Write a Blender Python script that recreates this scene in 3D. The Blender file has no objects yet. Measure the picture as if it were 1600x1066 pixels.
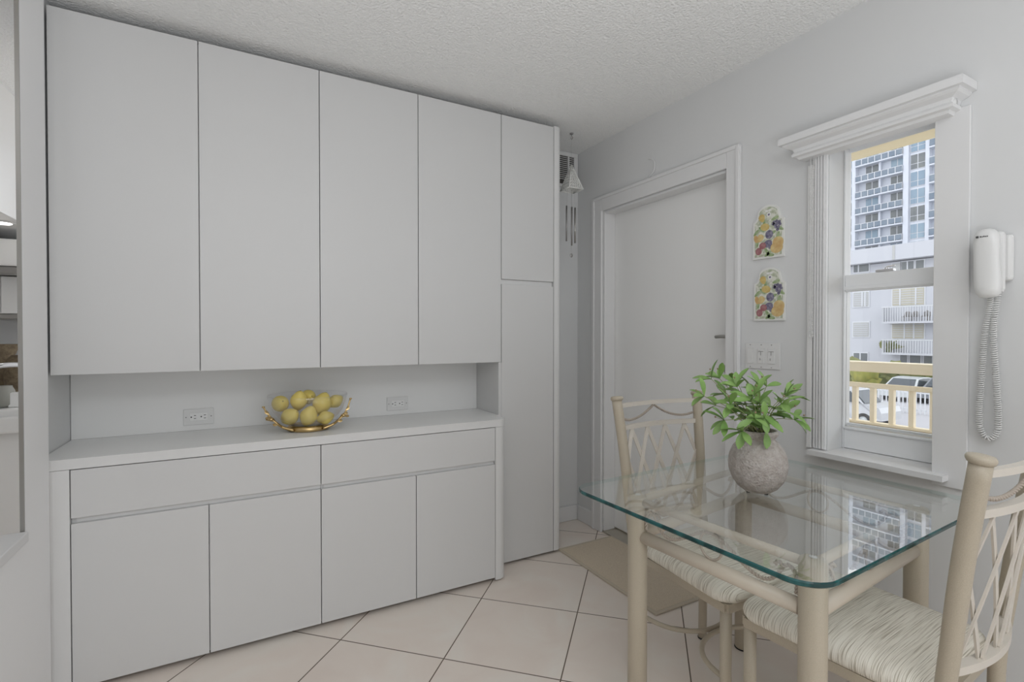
import bpy, bmesh, math, random
from mathutils import Vector, Matrix
R = math.radians
PI = math.pi
sc = bpy.context.scene
col = sc.collection

# ---------------- camera, world, lights, exposure ----------------
CAMZ = 1.253
FPX = 775.77
cam = bpy.data.cameras.new('camera')
cam.sensor_width = 36.0
cam.lens = FPX * 36.0 / 1600.0
cam.clip_end = 400
camo = bpy.data.objects.new('camera', cam)
col.objects.link(camo)
camo.location = (0, 0, CAMZ)
camo.rotation_euler = (R(90 - 0.682), 0, R(-28.833))
sc.camera = camo

w = bpy.data.worlds.new('sky')
sc.world = w
w.use_nodes = True
bg = w.node_tree.nodes['Background']
bg.inputs['Color'].default_value = (0.90, 0.94, 1.0, 1)
bg.inputs['Strength'].default_value = 2.0

sc.view_settings.view_transform = 'Standard'
sc.view_settings.look = 'None'
sc.view_settings.gamma = 1.0
sc.view_settings.use_curve_mapping = False
sc.view_settings.exposure = 0.0

def area(name, loc, rot, sx, sy, power, color=(1, 1, 1)):
    l = bpy.data.lights.new(name, 'AREA')
    l.shape = 'RECTANGLE'; l.size = sx; l.size_y = sy
    l.energy = power; l.color = color
    o = bpy.data.objects.new(name, l)
    o.location = loc; o.rotation_euler = rot
    col.objects.link(o)
    return o
# added fill light behind the camera, in front of a solid wall
area('fill_rear', (0.9, -2.9, 1.35), (R(90), 0, 0), 2.6, 2.1, 22, (0.95, 0.985, 1.03))
# added fill lights out of view: one aimed up at the ceiling, one aimed down
area('fill_up', (-0.1, -0.35, 1.0), (R(180), 0, 0), 1.6, 1.2, 33, (0.95, 0.985, 1.03))
area('fill_overhead', (0.2, -0.8, 2.44), (0, 0, 0), 1.2, 1.2, 17, (0.95, 0.985, 1.03))

try:
    sc.cycles.max_bounces = 10
    sc.cycles.diffuse_bounces = 6
    sc.cycles.transparent_max_bounces = 16
    sc.cycles.caustics_reflective = False
    sc.cycles.caustics_refractive = False
    sc.cycles.sample_clamp_indirect = 4.0
except Exception:
    pass

# ---------------- measuring helper (camera ray against a plane) ----------------
def ray(px, py):
    x = (px - 800) / FPX; y = (533 - py) / FPX
    pi = R(-0.682); fw = math.cos(pi) - y * math.sin(pi); up = math.sin(pi) + y * math.cos(pi)
    ya = R(28.833)
    return Vector((math.sin(ya) * fw + math.cos(ya) * x, math.cos(ya) * fw - math.sin(ya) * x, up))
def atx(px, py, X):
    r = ray(px, py); t = X / r.x
    return Vector((X, r.y * t, CAMZ + r.z * t))
def aty(px, py, Y):
    r = ray(px, py); t = Y / r.y
    return Vector((r.x * t, Y, CAMZ + r.z * t))

# ---------------- materials ----------------
M = {}
def mat(name, color, rough=0.5, metal=0.0, spec=0.5, bump=None, var=None, coat=0.0, emit=None):
    m = bpy.data.materials.new(name); m.use_nodes = True
    nt = m.node_tree; b = nt.nodes['Principled BSDF']
    b.inputs['Base Color'].default_value = (*color, 1)
    b.inputs['Roughness'].default_value = rough
    b.inputs['Metallic'].default_value = metal
    b.inputs['Specular IOR Level'].default_value = spec
    b.inputs['Coat Weight'].default_value = coat
    tc = nt.nodes.new('ShaderNodeTexCoord')
    if var:   # (scale, amount, second colour)
        n = nt.nodes.new('ShaderNodeTexNoise'); n.inputs['Scale'].default_value = var[0]
        n.inputs['Detail'].default_value = 6
        nt.links.new(tc.outputs['Object'], n.inputs['Vector'])
        r = nt.nodes.new('ShaderNodeValToRGB')
        r.color_ramp.elements[0].position = 0.5 - var[1]; r.color_ramp.elements[1].position = 0.5 + var[1]
        r.color_ramp.elements[0].color = (*color, 1); r.color_ramp.elements[1].color = (*var[2], 1)
        nt.links.new(n.outputs['Fac'], r.inputs['Fac'])
        nt.links.new(r.outputs['Color'], b.inputs['Base Color'])
    if bump:  # (scale, strength, distance)
        n = nt.nodes.new('ShaderNodeTexNoise'); n.inputs['Scale'].default_value = bump[0]
        n.inputs['Detail'].default_value = 3
        nt.links.new(tc.outputs['Object'], n.inputs['Vector'])
        bp = nt.nodes.new('ShaderNodeBump'); bp.inputs['Strength'].default_value = bump[1]
        bp.inputs['Distance'].default_value = bump[2]
        nt.links.new(n.outputs['Fac'], bp.inputs['Height'])
        nt.links.new(bp.outputs['Normal'], b.inputs['Normal'])
    if emit:
        b.inputs['Emission Color'].default_value = (*emit[0], 1)
        b.inputs['Emission Strength'].default_value = emit[1]
    M[name] = m
    return m

mat('wall_paint', (0.70, 0.705, 0.705), 0.6, bump=(60, 0.05, 0.002))
mat('ceiling_plaster', (0.90, 0.90, 0.89), 0.9, spec=0.1, bump=(110, 0.8, 0.010))
mat('laminate', (0.66, 0.66, 0.657), 0.42, var=(3, 0.4, (0.645, 0.645, 0.642)))
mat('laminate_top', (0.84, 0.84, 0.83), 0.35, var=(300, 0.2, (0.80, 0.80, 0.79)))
mat('laminate_lit', (0.80, 0.80, 0.79), 0.4)  # laminate painted lighter to offset the shade inside the niche
mat('laminate_edge', (0.73, 0.73, 0.725), 0.4)
mat('gap_dark', (0.08, 0.075, 0.07), 0.9)
mat('trim_paint', (0.75, 0.75, 0.75), 0.4)
mat('door_paint', (0.86, 0.86, 0.85), 0.45)
mat('vinyl_white', (0.83, 0.84, 0.85), 0.35)
mat('plastic_white', (0.731, 0.731, 0.722), 0.3)
mat('plastic_slot', (0.06, 0.06, 0.06), 0.6)
mat('metal_satin', (0.42, 0.41, 0.39), 0.3, 1.0)
mat('chrome', (0.80, 0.80, 0.82), 0.12, 1.0)
mat('brass', (0.60, 0.43, 0.20), 0.28, 1.0)
mat('silver_dark', (0.35, 0.34, 0.33), 0.4, 0.8)
mat('champagne', (0.50, 0.44, 0.345), 0.42, 0.0, bump=(500, 0.12, 0.001), var=(700, 0.15, (0.43, 0.375, 0.29)))
mat('champagne_light', (0.60, 0.53, 0.44), 0.4, 0.0, bump=(500, 0.08, 0.001))
mat('lattice_paint', (0.66, 0.61, 0.54), 0.4, bump=(500, 0.08, 0.001))
mat('rope_metal', (0.44, 0.38, 0.32), 0.4)
mat('rubber', (0.03, 0.03, 0.03), 0.8)
mat('lemon_skin', (0.80, 0.64, 0.17), 0.42, bump=(160, 0.35, 0.002), var=(25, 0.3, (0.72, 0.60, 0.18)))
mat('lemon_tip', (0.35, 0.28, 0.08), 0.6)
mat('vase_stone', (0.44, 0.39, 0.355), 0.85, spec=0.2, bump=(150, 0.9, 0.008), var=(60, 0.2, (0.60, 0.56, 0.53)))
mat('soil', (0.05, 0.04, 0.03), 0.95)
mat('leaf_green', (0.28, 0.43, 0.14), 0.45, var=(18, 0.25, (0.18, 0.34, 0.08)))
mat('stem_green', (0.30, 0.33, 0.14), 0.6)
mat('bud_brown', (0.30, 0.22, 0.14), 0.6)
mat('rug_beige', (0.72, 0.63, 0.50), 0.95, spec=0.05, bump=(350, 0.8, 0.004), var=(260, 0.2, (0.60, 0.51, 0.40)))
mat('rug_border', (0.58, 0.51, 0.41), 0.95, spec=0.05, bump=(400, 0.5, 0.003))
mat('threshold_stone', (0.45, 0.42, 0.36), 0.5, var=(20, 0.3, (0.38, 0.35, 0.30)))
mat('blade_white', (0.72, 0.72, 0.71), 0.5)
mat('print_ground', (0.72, 0.72, 0.64), 0.5, var=(70, 0.10, (0.42, 0.46, 0.33)))
mat('p_lemon', (0.66, 0.54, 0.22), 0.5, var=(60, 0.2, (0.55, 0.38, 0.12)))
mat('p_plum', (0.09, 0.08, 0.15), 0.5, var=(90, 0.2, (0.32, 0.30, 0.38)))
mat('p_cherry', (0.26, 0.07, 0.09), 0.5, var=(70, 0.2, (0.42, 0.22, 0.22)))
mat('p_peach', (0.58, 0.36, 0.15), 0.5, var=(50, 0.2, (0.70, 0.58, 0.28)))
mat('p_leaf', (0.20, 0.30, 0.12), 0.5, var=(70, 0.2, (0.42, 0.50, 0.30)))
mat('p_white', (0.78, 0.78, 0.75), 0.5)
# outside
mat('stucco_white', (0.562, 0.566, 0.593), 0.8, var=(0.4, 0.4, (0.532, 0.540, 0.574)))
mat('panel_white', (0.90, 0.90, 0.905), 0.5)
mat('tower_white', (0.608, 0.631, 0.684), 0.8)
mat('tower_shade_wall', (0.74, 0.72, 0.66), 0.8)
mat('cream_paint', (0.95, 0.86, 0.68), 0.6)
mat('cream_soffit', (0.95, 0.83, 0.55), 0.7)
mat('curb_tan', (0.55, 0.47, 0.36), 0.8)
mat('asphalt', (0.395, 0.388, 0.403), 0.95, spec=0.1, var=(0.5, 0.3, (0.441, 0.433, 0.441)))
mat('window_blue', (0.186, 0.260, 0.341), 0.15, var=(0.25, 0.2, (0.273, 0.360, 0.422)))
mat('window_dark', (0.120, 0.132, 0.150), 0.2, var=(0.6, 0.25, (0.192, 0.204, 0.192)))
mat('balcony_glass', (0.130, 0.170, 0.225), 0.2, var=(0.5, 0.25, (0.210, 0.250, 0.290)))
mat('blind_cream', (0.502, 0.471, 0.380), 0.7)
mat('blind_grey', (0.471, 0.471, 0.456), 0.7)
mat('window_trim', (0.654, 0.661, 0.684), 0.6)
mat('hedge_green', (0.104, 0.143, 0.046), 0.9, var=(1.5, 0.2, (0.247, 0.234, 0.091)))
mat('hedge_yellow', (0.325, 0.299, 0.065), 0.9, var=(2.5, 0.2, (0.195, 0.208, 0.052)))
mat('car_white', (0.488, 0.494, 0.507), 0.25, coat=0.6)
mat('car_silver', (0.48, 0.50, 0.50), 0.3, 0.3, coat=0.5)
mat('car_dark', (0.16, 0.17, 0.19), 0.3, coat=0.5)
mat('car_glass', (0.05, 0.06, 0.07), 0.1)
mat('tire', (0.04, 0.04, 0.04), 0.8)
mat('fence_white', (0.646, 0.654, 0.669), 0.5)
mat('patio_dark', (0.22, 0.20, 0.18), 0.7)
# kitchen behind the opening
mat('kitchen_white', (0.86, 0.86, 0.85), 0.3)
mat('basket_brown', (0.24, 0.19, 0.12), 0.8, bump=(120, 0.6, 0.004), var=(60, 0.2, (0.15, 0.11, 0.07)))
mat('jar_dark', (0.05, 0.045, 0.04), 0.4)
mat('jar_grey', (0.30, 0.30, 0.27), 0.4)
mat('lamp_lens', (0.9, 0.9, 0.9), 0.4, emit=((1, 0.98, 0.94), 6.0))

def glass_mat(name, tint, gl=1.0, ior=1.5):
    m = bpy.data.materials.new(name); m.use_nodes = True
    nt = m.node_tree; nt.nodes.clear()
    out = nt.nodes.new('ShaderNodeOutputMaterial')
    mix = nt.nodes.new('ShaderNodeMixShader')
    tr = nt.nodes.new('ShaderNodeBsdfTransparent'); tr.inputs['Color'].default_value = (*tint, 1)
    g = nt.nodes.new('ShaderNodeBsdfGlossy'); g.inputs['Roughness'].default_value = 0.0
    g.inputs['Color'].default_value = (gl, gl, gl, 1)
    fr = nt.nodes.new('ShaderNodeFresnel')
    geo = nt.nodes.new('ShaderNodeNewGeometry')
    mm = nt.nodes.new('ShaderNodeMath'); mm.operation = 'MULTIPLY_ADD'
    mm.inputs[1].default_value = 1 / ior - ior; mm.inputs[2].default_value = ior
    nt.links.new(geo.outputs['Backfacing'], mm.inputs[0])
    nt.links.new(mm.outputs[0], fr.inputs['IOR'])
    nt.links.new(fr.outputs[0], mix.inputs[0])
    nt.links.new(tr.outputs[0], mix.inputs[1]); nt.links.new(g.outputs[0], mix.inputs[2])
    nt.links.new(mix.outputs[0], out.inputs['Surface'])
    M[name] = m
    return m
glass_mat('glass_clear', (0.985, 0.99, 0.99))
glass_mat('glass_table', (0.985, 0.997, 0.99), ior=1.9)
glass_mat('glass_bowl', (0.985, 0.985, 0.99))
mat('glass_edge', (0.004, 0.043, 0.043), 0.08, var=(16, 0.06, (0.015, 0.100, 0.100)))
def edge_sides():
    # polished edge: deep green from outside, clear when seen from inside the sheet
    m = M['glass_edge']; nt = m.node_tree
    out = [n for n in nt.nodes if n.type == 'OUTPUT_MATERIAL'][0]; b = nt.nodes['Principled BSDF']
    tr = nt.nodes.new('ShaderNodeBsdfTransparent'); tr.inputs['Color'].default_value = (0.80, 0.90, 0.88, 1)
    geo = nt.nodes.new('ShaderNodeNewGeometry'); mx = nt.nodes.new('ShaderNodeMixShader')
    nt.links.new(geo.outputs['Backfacing'], mx.inputs[0]); nt.links.new(b.outputs[0], mx.inputs[1]); nt.links.new(tr.outputs[0], mx.inputs[2])
    nt.links.new(mx.outputs[0], out.inputs['Surface'])
edge_sides()

def fabric():
    m = bpy.data.materials.new('seat_fabric'); m.use_nodes = True
    nt = m.node_tree; b = nt.nodes['Principled BSDF']
    b.inputs['Roughness'].default_value = 0.75; b.inputs['Specular IOR Level'].default_value = 0.3
    tc = nt.nodes.new('ShaderNodeTexCoord')
    mp = nt.nodes.new('ShaderNodeMapping'); mp.inputs['Scale'].default_value = (8, 560, 18)
    nt.links.new(tc.outputs['Object'], mp.inputs['Vector'])
    n = nt.nodes.new('ShaderNodeTexNoise'); n.inputs['Scale'].default_value = 1.0; n.inputs['Detail'].default_value = 3
    nt.links.new(mp.outputs[0], n.inputs['Vector'])
    r = nt.nodes.new('ShaderNodeValToRGB')
    e = r.color_ramp.elements
    e[0].position = 0.36; e[0].color = (0.47, 0.43, 0.35, 1)
    e[1].position = 0.62; e[1].color = (0.86, 0.83, 0.74, 1)
    k = e.new(0.48); k.color = (0.78, 0.74, 0.65, 1)
    nt.links.new(n.outputs['Fac'], r.inputs['Fac']); nt.links.new(r.outputs['Color'], b.inputs['Base Color'])
    bp = nt.nodes.new('ShaderNodeBump'); bp.inputs['Strength'].default_value = 0.5; bp.inputs['Distance'].default_value = 0.003
    nt.links.new(n.outputs['Fac'], bp.inputs['Height']); nt.links.new(bp.outputs['Normal'], b.inputs['Normal'])
    M['seat_fabric'] = m
fabric()

def tiles():
    m = bpy.data.materials.new('floor_tiles'); m.use_nodes = True
    nt = m.node_tree; b = nt.nodes['Principled BSDF']; L = nt.links.new
    def N(t, **k):
        n = nt.nodes.new(t)
        for a, v in k.items(): setattr(n, a, v)
        return n
    def math_(op, a, b_=None, c=None):
        n = N('ShaderNodeMath', operation=op)
        for i, v in enumerate((a, b_, c)):
            if v is None: continue
            if isinstance(v, (int, float)): n.inputs[i].default_value = v
            else: L(v, n.inputs[i])
        return n.outputs[0]
    geo = N('ShaderNodeNewGeometry'); sp = N('ShaderNodeSeparateXYZ'); L(geo.outputs['Position'], sp.inputs[0])
    a = R(43.95); c, s = math.cos(a), math.sin(a); S = 0.4566
    u = math_('SUBTRACT', math_('MULTIPLY', sp.outputs['X'], c), math_('MULTIPLY_ADD', sp.outputs['Y'], s, -1.6655 + 50 * S))
    v = math_('ADD', math_('MULTIPLY', sp.outputs['X'], s), math_('MULTIPLY_ADD', sp.outputs['Y'], c, -1.772 + 50 * S))
    u = math_('ADD', u, 100 * S)
    us = math_('DIVIDE', u, S); vs = math_('DIVIDE', v, S)
    fu = math_('FRACT', us); fv = math_('FRACT', vs)
    def edge(f): return math_('MINIMUM', f, math_('SUBTRACT', 1.0, f))
    e = math_('MINIMUM', edge(fu), edge(fv))
    mask = math_('SMOOTHSTEP' if False else 'GREATER_THAN', e, 0.0052)
    # per tile tone
    cell = N('ShaderNodeCombineXYZ'); L(math_('FLOOR', us), cell.inputs[0]); L(math_('FLOOR', vs), cell.inputs[1])
    wn = N('ShaderNodeTexWhiteNoise'); wn.noise_dimensions = '3D'; L(cell.outputs[0], wn.inputs['Vector'])
    off = N('ShaderNodeVectorMath', operation='MULTIPLY_ADD'); L(wn.outputs['Color'], off.inputs[0])
    off.inputs[1].default_value = (7, 7, 7); L(geo.outputs['Position'], off.inputs[2])
    n = N('ShaderNodeTexNoise'); n.inputs['Scale'].default_value = 3.2; n.inputs['Detail'].default_value = 7
    n.inputs['Distortion'].default_value = 1.2; L(off.outputs[0], n.inputs['Vector'])
    r = N('ShaderNodeValToRGB'); el = r.color_ramp.elements
    el[0].position = 0.3; el[0].color = (0.76, 0.67, 0.60, 1)
    el[1].position = 0.72; el[1].color = (0.80, 0.75, 0.685, 1)
    k = el.new(0.5); k.color = (0.785, 0.705, 0.635, 1)
    L(n.outputs['Fac'], r.inputs['Fac'])
    mx = N('ShaderNodeMix', data_type='RGBA'); L(mask, mx.inputs[0])
    mx.inputs[6].default_value = (0.15, 0.115, 0.085, 1); L(r.outputs['Color'], mx.inputs[7])
    L(mx.outputs[2], b.inputs['Base Color'])
    ro = math_('MULTIPLY_ADD', mask, -0.5, 0.85); L(ro, b.inputs['Roughness'])
    b.inputs['Specular IOR Level'].default_value = 0.35
    bp = N('ShaderNodeBump'); bp.inputs['Strength'].default_value = 0.4; bp.inputs['Distance'].default_value = 0.002
    L(mask, bp.inputs['Height']); L(bp.outputs['Normal'], b.inputs['Normal'])
    M['floor_tiles'] = m
tiles()

# ---------------- mesh builder ----------------
class MB:
    def __init__(s):
        s.v = []; s.f = []; s.mi = []; s.sm = []; s.cur = 0
    def add(s, vs, fs, smooth=False):
        o = len(s.v)
        s.v.extend([Vector(p) for p in vs])
        for f in fs:
            s.f.append([i + o for i in f]); s.mi.append(s.cur); s.sm.append(smooth)
        return s
    def box(s, x0, x1, y0, y1, z0, z1, bev=0.0):
        if x0 > x1: x0, x1 = x1, x0
        if y0 > y1: y0, y1 = y1, y0
        if z0 > z1: z0, z1 = z1, z0
        bm = bmesh.new()
        bmesh.ops.create_cube(bm, size=1)
        for v in bm.verts:
            v.co = Vector(((x0 + x1) / 2 + v.co.x * (x1 - x0), (y0 + y1) / 2 + v.co.y * (y1 - y0), (z0 + z1) / 2 + v.co.z * (z1 - z0)))
        if bev > 0:
            bmesh.ops.bevel(bm, geom=bm.edges[:], offset=bev, segments=2, affect='EDGES', profile=0.5)
        bm.verts.index_update()
        s.add([v.co.copy() for v in bm.verts], [[v.index for v in f.verts] for f in bm.faces])
        bm.free()
        return s
    def tube(s, pts, r, n=12, closed=False, cap=True):
        pts = [Vector(p) for p in pts]; m = len(pts)
        rr = r if isinstance(r, (list, tuple)) else [r] * m
        tans = []
        for i in range(m):
            if closed: t = pts[(i + 1) % m] - pts[i - 1]
            elif i == 0: t = pts[1] - pts[0]
            elif i == m - 1: t = pts[-1] - pts[-2]
            else: t = pts[i + 1] - pts[i - 1]
            tans.append(t.normalized())
        up = Vector((0, 0, 1)) if abs(tans[0].z) < 0.9 else Vector((1, 0, 0))
        nr = (up - tans[0] * up.dot(tans[0])).normalized()
        vs = []
        for i in range(m):
            nr = nr - tans[i] * nr.dot(tans[i])
            if nr.length < 1e-6: nr = tans[i].orthogonal()
            nr.normalize(); bn = tans[i].cross(nr)
            for k in range(n):
                a = 2 * PI * k / n
                vs.append(pts[i] + (nr * math.cos(a) + bn * math.sin(a)) * rr[i])
        fs = []
        for i in range(m if closed else m - 1):
            j = (i + 1) % m
            for k in range(n):
                k2 = (k + 1) % n
                fs.append([i * n + k, i * n + k2, j * n + k2, j * n + k])
        if cap and not closed:
            fs.append(list(range(n - 1, -1, -1))); fs.append([(m - 1) * n + k for k in range(n)])
        return s.add(vs, fs, True)
    def ribbon(s, pts, wv, hw, ht):
        # flat bar along pts; wv(i) width direction; half width hw, half thickness ht
        pts = [Vector(p) for p in pts]; m = len(pts); vs = []
        for i in range(m):
            t = (pts[min(i + 1, m - 1)] - pts[max(i - 1, 0)]).normalized()
            wd = Vector(wv); wd = (wd - t * wd.dot(t)).normalized(); th = t.cross(wd)
            for a, b in ((-1, -1), (1, -1), (1, 1), (-1, 1)):
                vs.append(pts[i] + wd * hw * a + th * ht * b)
        fs = []
        for i in range(m - 1):
            for k in range(4):
                k2 = (k + 1) % 4
                fs.append([i * 4 + k, i * 4 + k2, (i + 1) * 4 + k2, (i + 1) * 4 + k])
        fs.append([3, 2, 1, 0]); fs.append([(m - 1) * 4 + k for k in range(4)])
        return s.add(vs, fs)
    def lathe(s, prof, cx=0, cy=0, n=32, cap0=True, cap1=True, fn=None, closed=False):
        vs = []
        for (r, z) in prof:
            for k in range(n):
                a = 2 * PI * k / n
                p = Vector((cx + r * math.cos(a), cy + r * math.sin(a), z))
                vs.append(fn(p) if fn else p)
        fs = []; m = len(prof)
        for i in range(m if closed else m - 1):
            j = (i + 1) % m
            for k in range(n):
                k2 = (k + 1) % n
                fs.append([i * n + k, i * n + k2, j * n + k2, j * n + k])
        if not closed:
            if cap0: fs.append(list(range(n - 1, -1, -1)))
            if cap1: fs.append([(m - 1) * n + k for k in range(n)])
        return s.add(vs, fs, True)
    def prism(s, poly, axis, a0, a1, smooth=False):
        # poly: 2D outline; axis: 'x','y','z' extrusion from a0 to a1
        def P(p, a):
            if axis == 'z': return (p[0], p[1], a)
            if axis == 'x': return (a, p[0], p[1])
            return (p[0], a, p[1])
        n = len(poly)
        vs = [P(p, a0) for p in poly] + [P(p, a1) for p in poly]
        fs = [[i, (i + 1) % n, n + (i + 1) % n, n + i] for i in range(n)]
        return s.add(vs, fs + [list(range(n - 1, -1, -1)), list(range(n, 2 * n))], smooth)
    def sphere(s, c, r, sx=1, sy=1, sz=1, n=16, m=10, fn=None):
        vs = []; c = Vector(c)
        for i in range(1, m):
            th = PI * i / m
            for k in range(n):
                a = 2 * PI * k / n
                d = Vector((r * sx * math.sin(th) * math.cos(a), r * sy * math.sin(th) * math.sin(a), r * sz * math.cos(th)))
                if fn: d = fn(d)
                vs.append(c + d)
        t = Vector((0, 0, r * sz)); bt = Vector((0, 0, -r * sz))
        if fn: t = fn(t); bt = fn(bt)
        vs += [c + t, c + bt]
        T, B = len(vs) - 2, len(vs) - 1
        fs = []
        for i in range(m - 2):
            for k in range(n):
                k2 = (k + 1) % n
                fs.append([i * n + k, (i + 1) * n + k, (i + 1) * n + k2, i * n + k2])
        for k in range(n):
            k2 = (k + 1) % n
            fs.append([T, k, k2]); fs.append([B, (m - 2) * n + k2, (m - 2) * n + k])
        return s.add(vs, fs, True)
    def build(s, name, mats, parent=None, origin=None, local=False):
        """verts given in world space unless local; origin is the object's own origin."""
        if isinstance(mats, str): mats = [mats]
        me = bpy.data.meshes.new(name)
        o0 = Vector(origin) if origin else Vector((0, 0, 0))
        if parent is not None and not local: o0 = Vector(wloc(parent))
        bm = bmesh.new()
        vv = [bm.verts.new(v - o0 if not local else v) for v in s.v]
        for f, mi, sm in zip(s.f, s.mi, s.sm):
            try:
                fc = bm.faces.new([vv[i] for i in f]); fc.material_index = mi; fc.smooth = sm
            except ValueError:
                pass
        bmesh.ops.recalc_face_normals(bm, faces=bm.faces[:])
        bm.to_mesh(me); bm.free()
        for k in mats: me.materials.append(M[k])
        o = bpy.data.objects.new(name, me); col.objects.link(o)
        if parent is not None: o.parent = parent
        elif not local: o.location = o0
        return o

def wloc(o):
    p = Vector(o.location)
    while o.parent is not None:
        o = o.parent; p += Vector(o.location)
    return p
def tag(o, label=None, cat=None, group=None, kind=None):
    if label: o['label'] = label
    if cat: o['category'] = cat
    if group: o['group'] = group
    if kind: o['kind'] = kind
    return o
def thing(name, label, cat, loc=(0, 0, 0), rotz=0.0, group=None):
    o = bpy.data.objects.new(name, None); o.empty_display_size = 0.1
    col.objects.link(o); o.location = loc; o.rotation_euler = (0, 0, rotz)
    return tag(o, label, cat, group)
def struct(mb, name, m, label, cat='room', origin=None):
    return tag(mb.build(name, m, origin=origin), label, cat, kind='structure')
def kids(o): return [c for c in bpy.data.objects if c.parent == o]
def copy_tree(o, parent=None):
    c = o.copy(); col.objects.link(c); c.parent = parent
    for ch in kids(o): copy_tree(ch, c)
    return c
def rope_pts(path, rad, turns_per_m, phase):
    # a strand winding round a smooth path
    path = [Vector(p) for p in path]
    L = [0]
    for i in range(1, len(path)): L.append(L[-1] + (path[i] - path[i - 1]).length)
    tot = L[-1]; n = max(8, int(tot * turns_per_m * 8)); out = []
    j = 0
    ref = Vector((0, 0, 1))
    for i in range(n + 1):
        d = tot * i / n
        while j < len(L) - 2 and L[j + 1] < d: j += 1
        f = (d - L[j]) / max(1e-9, L[j + 1] - L[j]); p = path[j].lerp(path[j + 1], f)
        t = (path[j + 1] - path[j]).normalized()
        a = ref - t * ref.dot(t)
        if a.length < 0.15: a = Vector((1, 0, 0)) - t * t.x
        a.normalize(); b = t.cross(a)
        an = 2 * PI * turns_per_m * d + phase
        out.append(p + (a * math.cos(an) + b * math.sin(an)) * rad)
    return out
def add_rope(mb, path, r=0.0042, tpm=45):
    for ph in (0, PI):
        mb.tube(rope_pts(path, r * 0.55, tpm, ph), r * 0.62, n=6)
def smooth_path(pts, n=8):
    # Catmull-Rom through the given points
    P = [Vector(p) for p in pts]; P = [P[0] * 2 - P[1]] + P + [P[-1] * 2 - P[-2]]; out = []
    for i in range(1, len(P) - 2):
        for k in range(n):
            t = k / n
            out.append(0.5 * ((2 * P[i]) + (-P[i - 1] + P[i + 1]) * t + (2 * P[i - 1] - 5 * P[i] + 4 * P[i + 1] - P[i + 2]) * t * t + (-P[i - 1] + 3 * P[i] - 3 * P[i + 1] + P[i + 2]) * t ** 3))
    out.append(P[-2])
    return out

# ---------------- room shell ----------------
XW = 2.021      # wall with the door and the window
YB = 2.745      # wall behind the cabinets
CZ = 2.478
XL = -0.563     # wall with the kitchen opening
WT = 0.146
struct(MB().box(-4.0, XW + WT + 0.01, -3.2, 4.6, -0.10, 0.0), 'floor', 'floor_tiles', 'beige marbled floor tiles laid diagonally with thin brown grout', 'floor')
struct(MB().box(-4.0, XW + WT, -3.2, 4.6, CZ, CZ + 0.12), 'ceiling', 'ceiling_plaster', 'white textured plaster ceiling', 'ceiling')
# far wall with door and window holes
DY0, DY1, DZ = 1.560, 2.478, 2.037
WY0, WY1, WZ0, WZ1 = 0.768, 1.106, 0.800, 2.06
wb = MB()
wb.box(XW, XW + WT, DY1, 3.0, 0, CZ)
wb.box(XW, XW + WT, DY0, DY1, DZ, CZ)
wb.box(XW, XW + WT, WY1, DY0, 0, CZ)
wb.box(XW, XW + WT, WY0, WY1, 0, WZ0 - 0.02)
wb.box(XW, XW + WT, WY0, WY1, WZ1, CZ)
wb.box(XW, XW + WT, -3.2, WY0, 0, CZ)
struct(wb, 'wall_right', 'wall_paint', 'white painted wall holding the door and the window', 'wall')
struct(MB().box(-4.0, XW, -3.32, -3.201, 0, CZ), 'wall_front', 'wall_paint', 'white painted wall behind the photographer', 'wall')
struct(MB().box(-4.12, -4.001, -3.32, 4.6, 0, CZ), 'wall_kitchen_side', 'wall_paint', 'white painted wall on the far left of the kitchen', 'wall')
struct(MB().box(-0.620, XW, YB, YB + 0.12, 0, CZ), 'wall_back', 'wall_paint', 'white painted wall behind the built-in cabinets', 'wall')
# wall with the kitchen opening, ends in a free edge next to the cabinets
OY1 = 2.00; OZ0 = 0.635; OZ1 = 2.30
lb = MB()
lb.box(XL - 0.011, XL, OY1, 2.215, 0, CZ)
lb.box(XL - 0.011, XL, 0.9, OY1, 0, OZ0)
lb.box(XL - 0.011, XL, 0.9, OY1, 2.41, CZ)
lb.box(XL - 0.011, XL, 0.6, 0.9, 0, CZ)
struct(lb, 'wall_left', 'panel_white', 'white wall panel at the left with the opening to the kitchen', 'wall')
struct(MB().box(-0.620, -0.605, 2.216, YB, 0, CZ), 'wall_side', 'wall_paint', 'white end panel closing the left side of the cabinet niche', 'wall')
# thin grey metal lining of the opening
tb = MB()
tb.box(XL - 0.0105, XL - 0.0005, OY1 - 0.006, OY1 - 0.0005, OZ0 + 0.03, 2.40)
struct(tb, 'trim_1', 'metal_satin', 'thin grey metal lining on the edge of the kitchen opening', 'trim')
lg = MB().box(XL - 0.24, XL + 0.010, 0.92, OY1 - 0.008, OZ0 + 0.002, OZ0 + 0.032, 0.003)
struct(lg, 'trim_2', 'trim_paint', 'white ledge along the bottom of the kitchen opening', 'ledge')
struct(MB().box(1.66, XW - 0.001, YB - 0.014, YB - 0.001, 0.001, 0.10, 0.003), 'baseboard_back', 'trim_paint', 'white baseboard in the corner beside the tall cabinet', 'baseboard')
struct(MB().box(XW - 0.014, XW - 0.001, 2.575, YB - 0.016, 0.001, 0.10, 0.003), 'baseboard_right', 'trim_paint', 'short white baseboard left of the door casing', 'baseboard')
struct(MB().box(XW - 0.014, XW - 0.001, -3.0, DY0 - 0.075, 0.001, 0.10, 0.003), 'baseboard_window', 'trim_paint', 'white baseboard under the window', 'baseboard')

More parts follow.
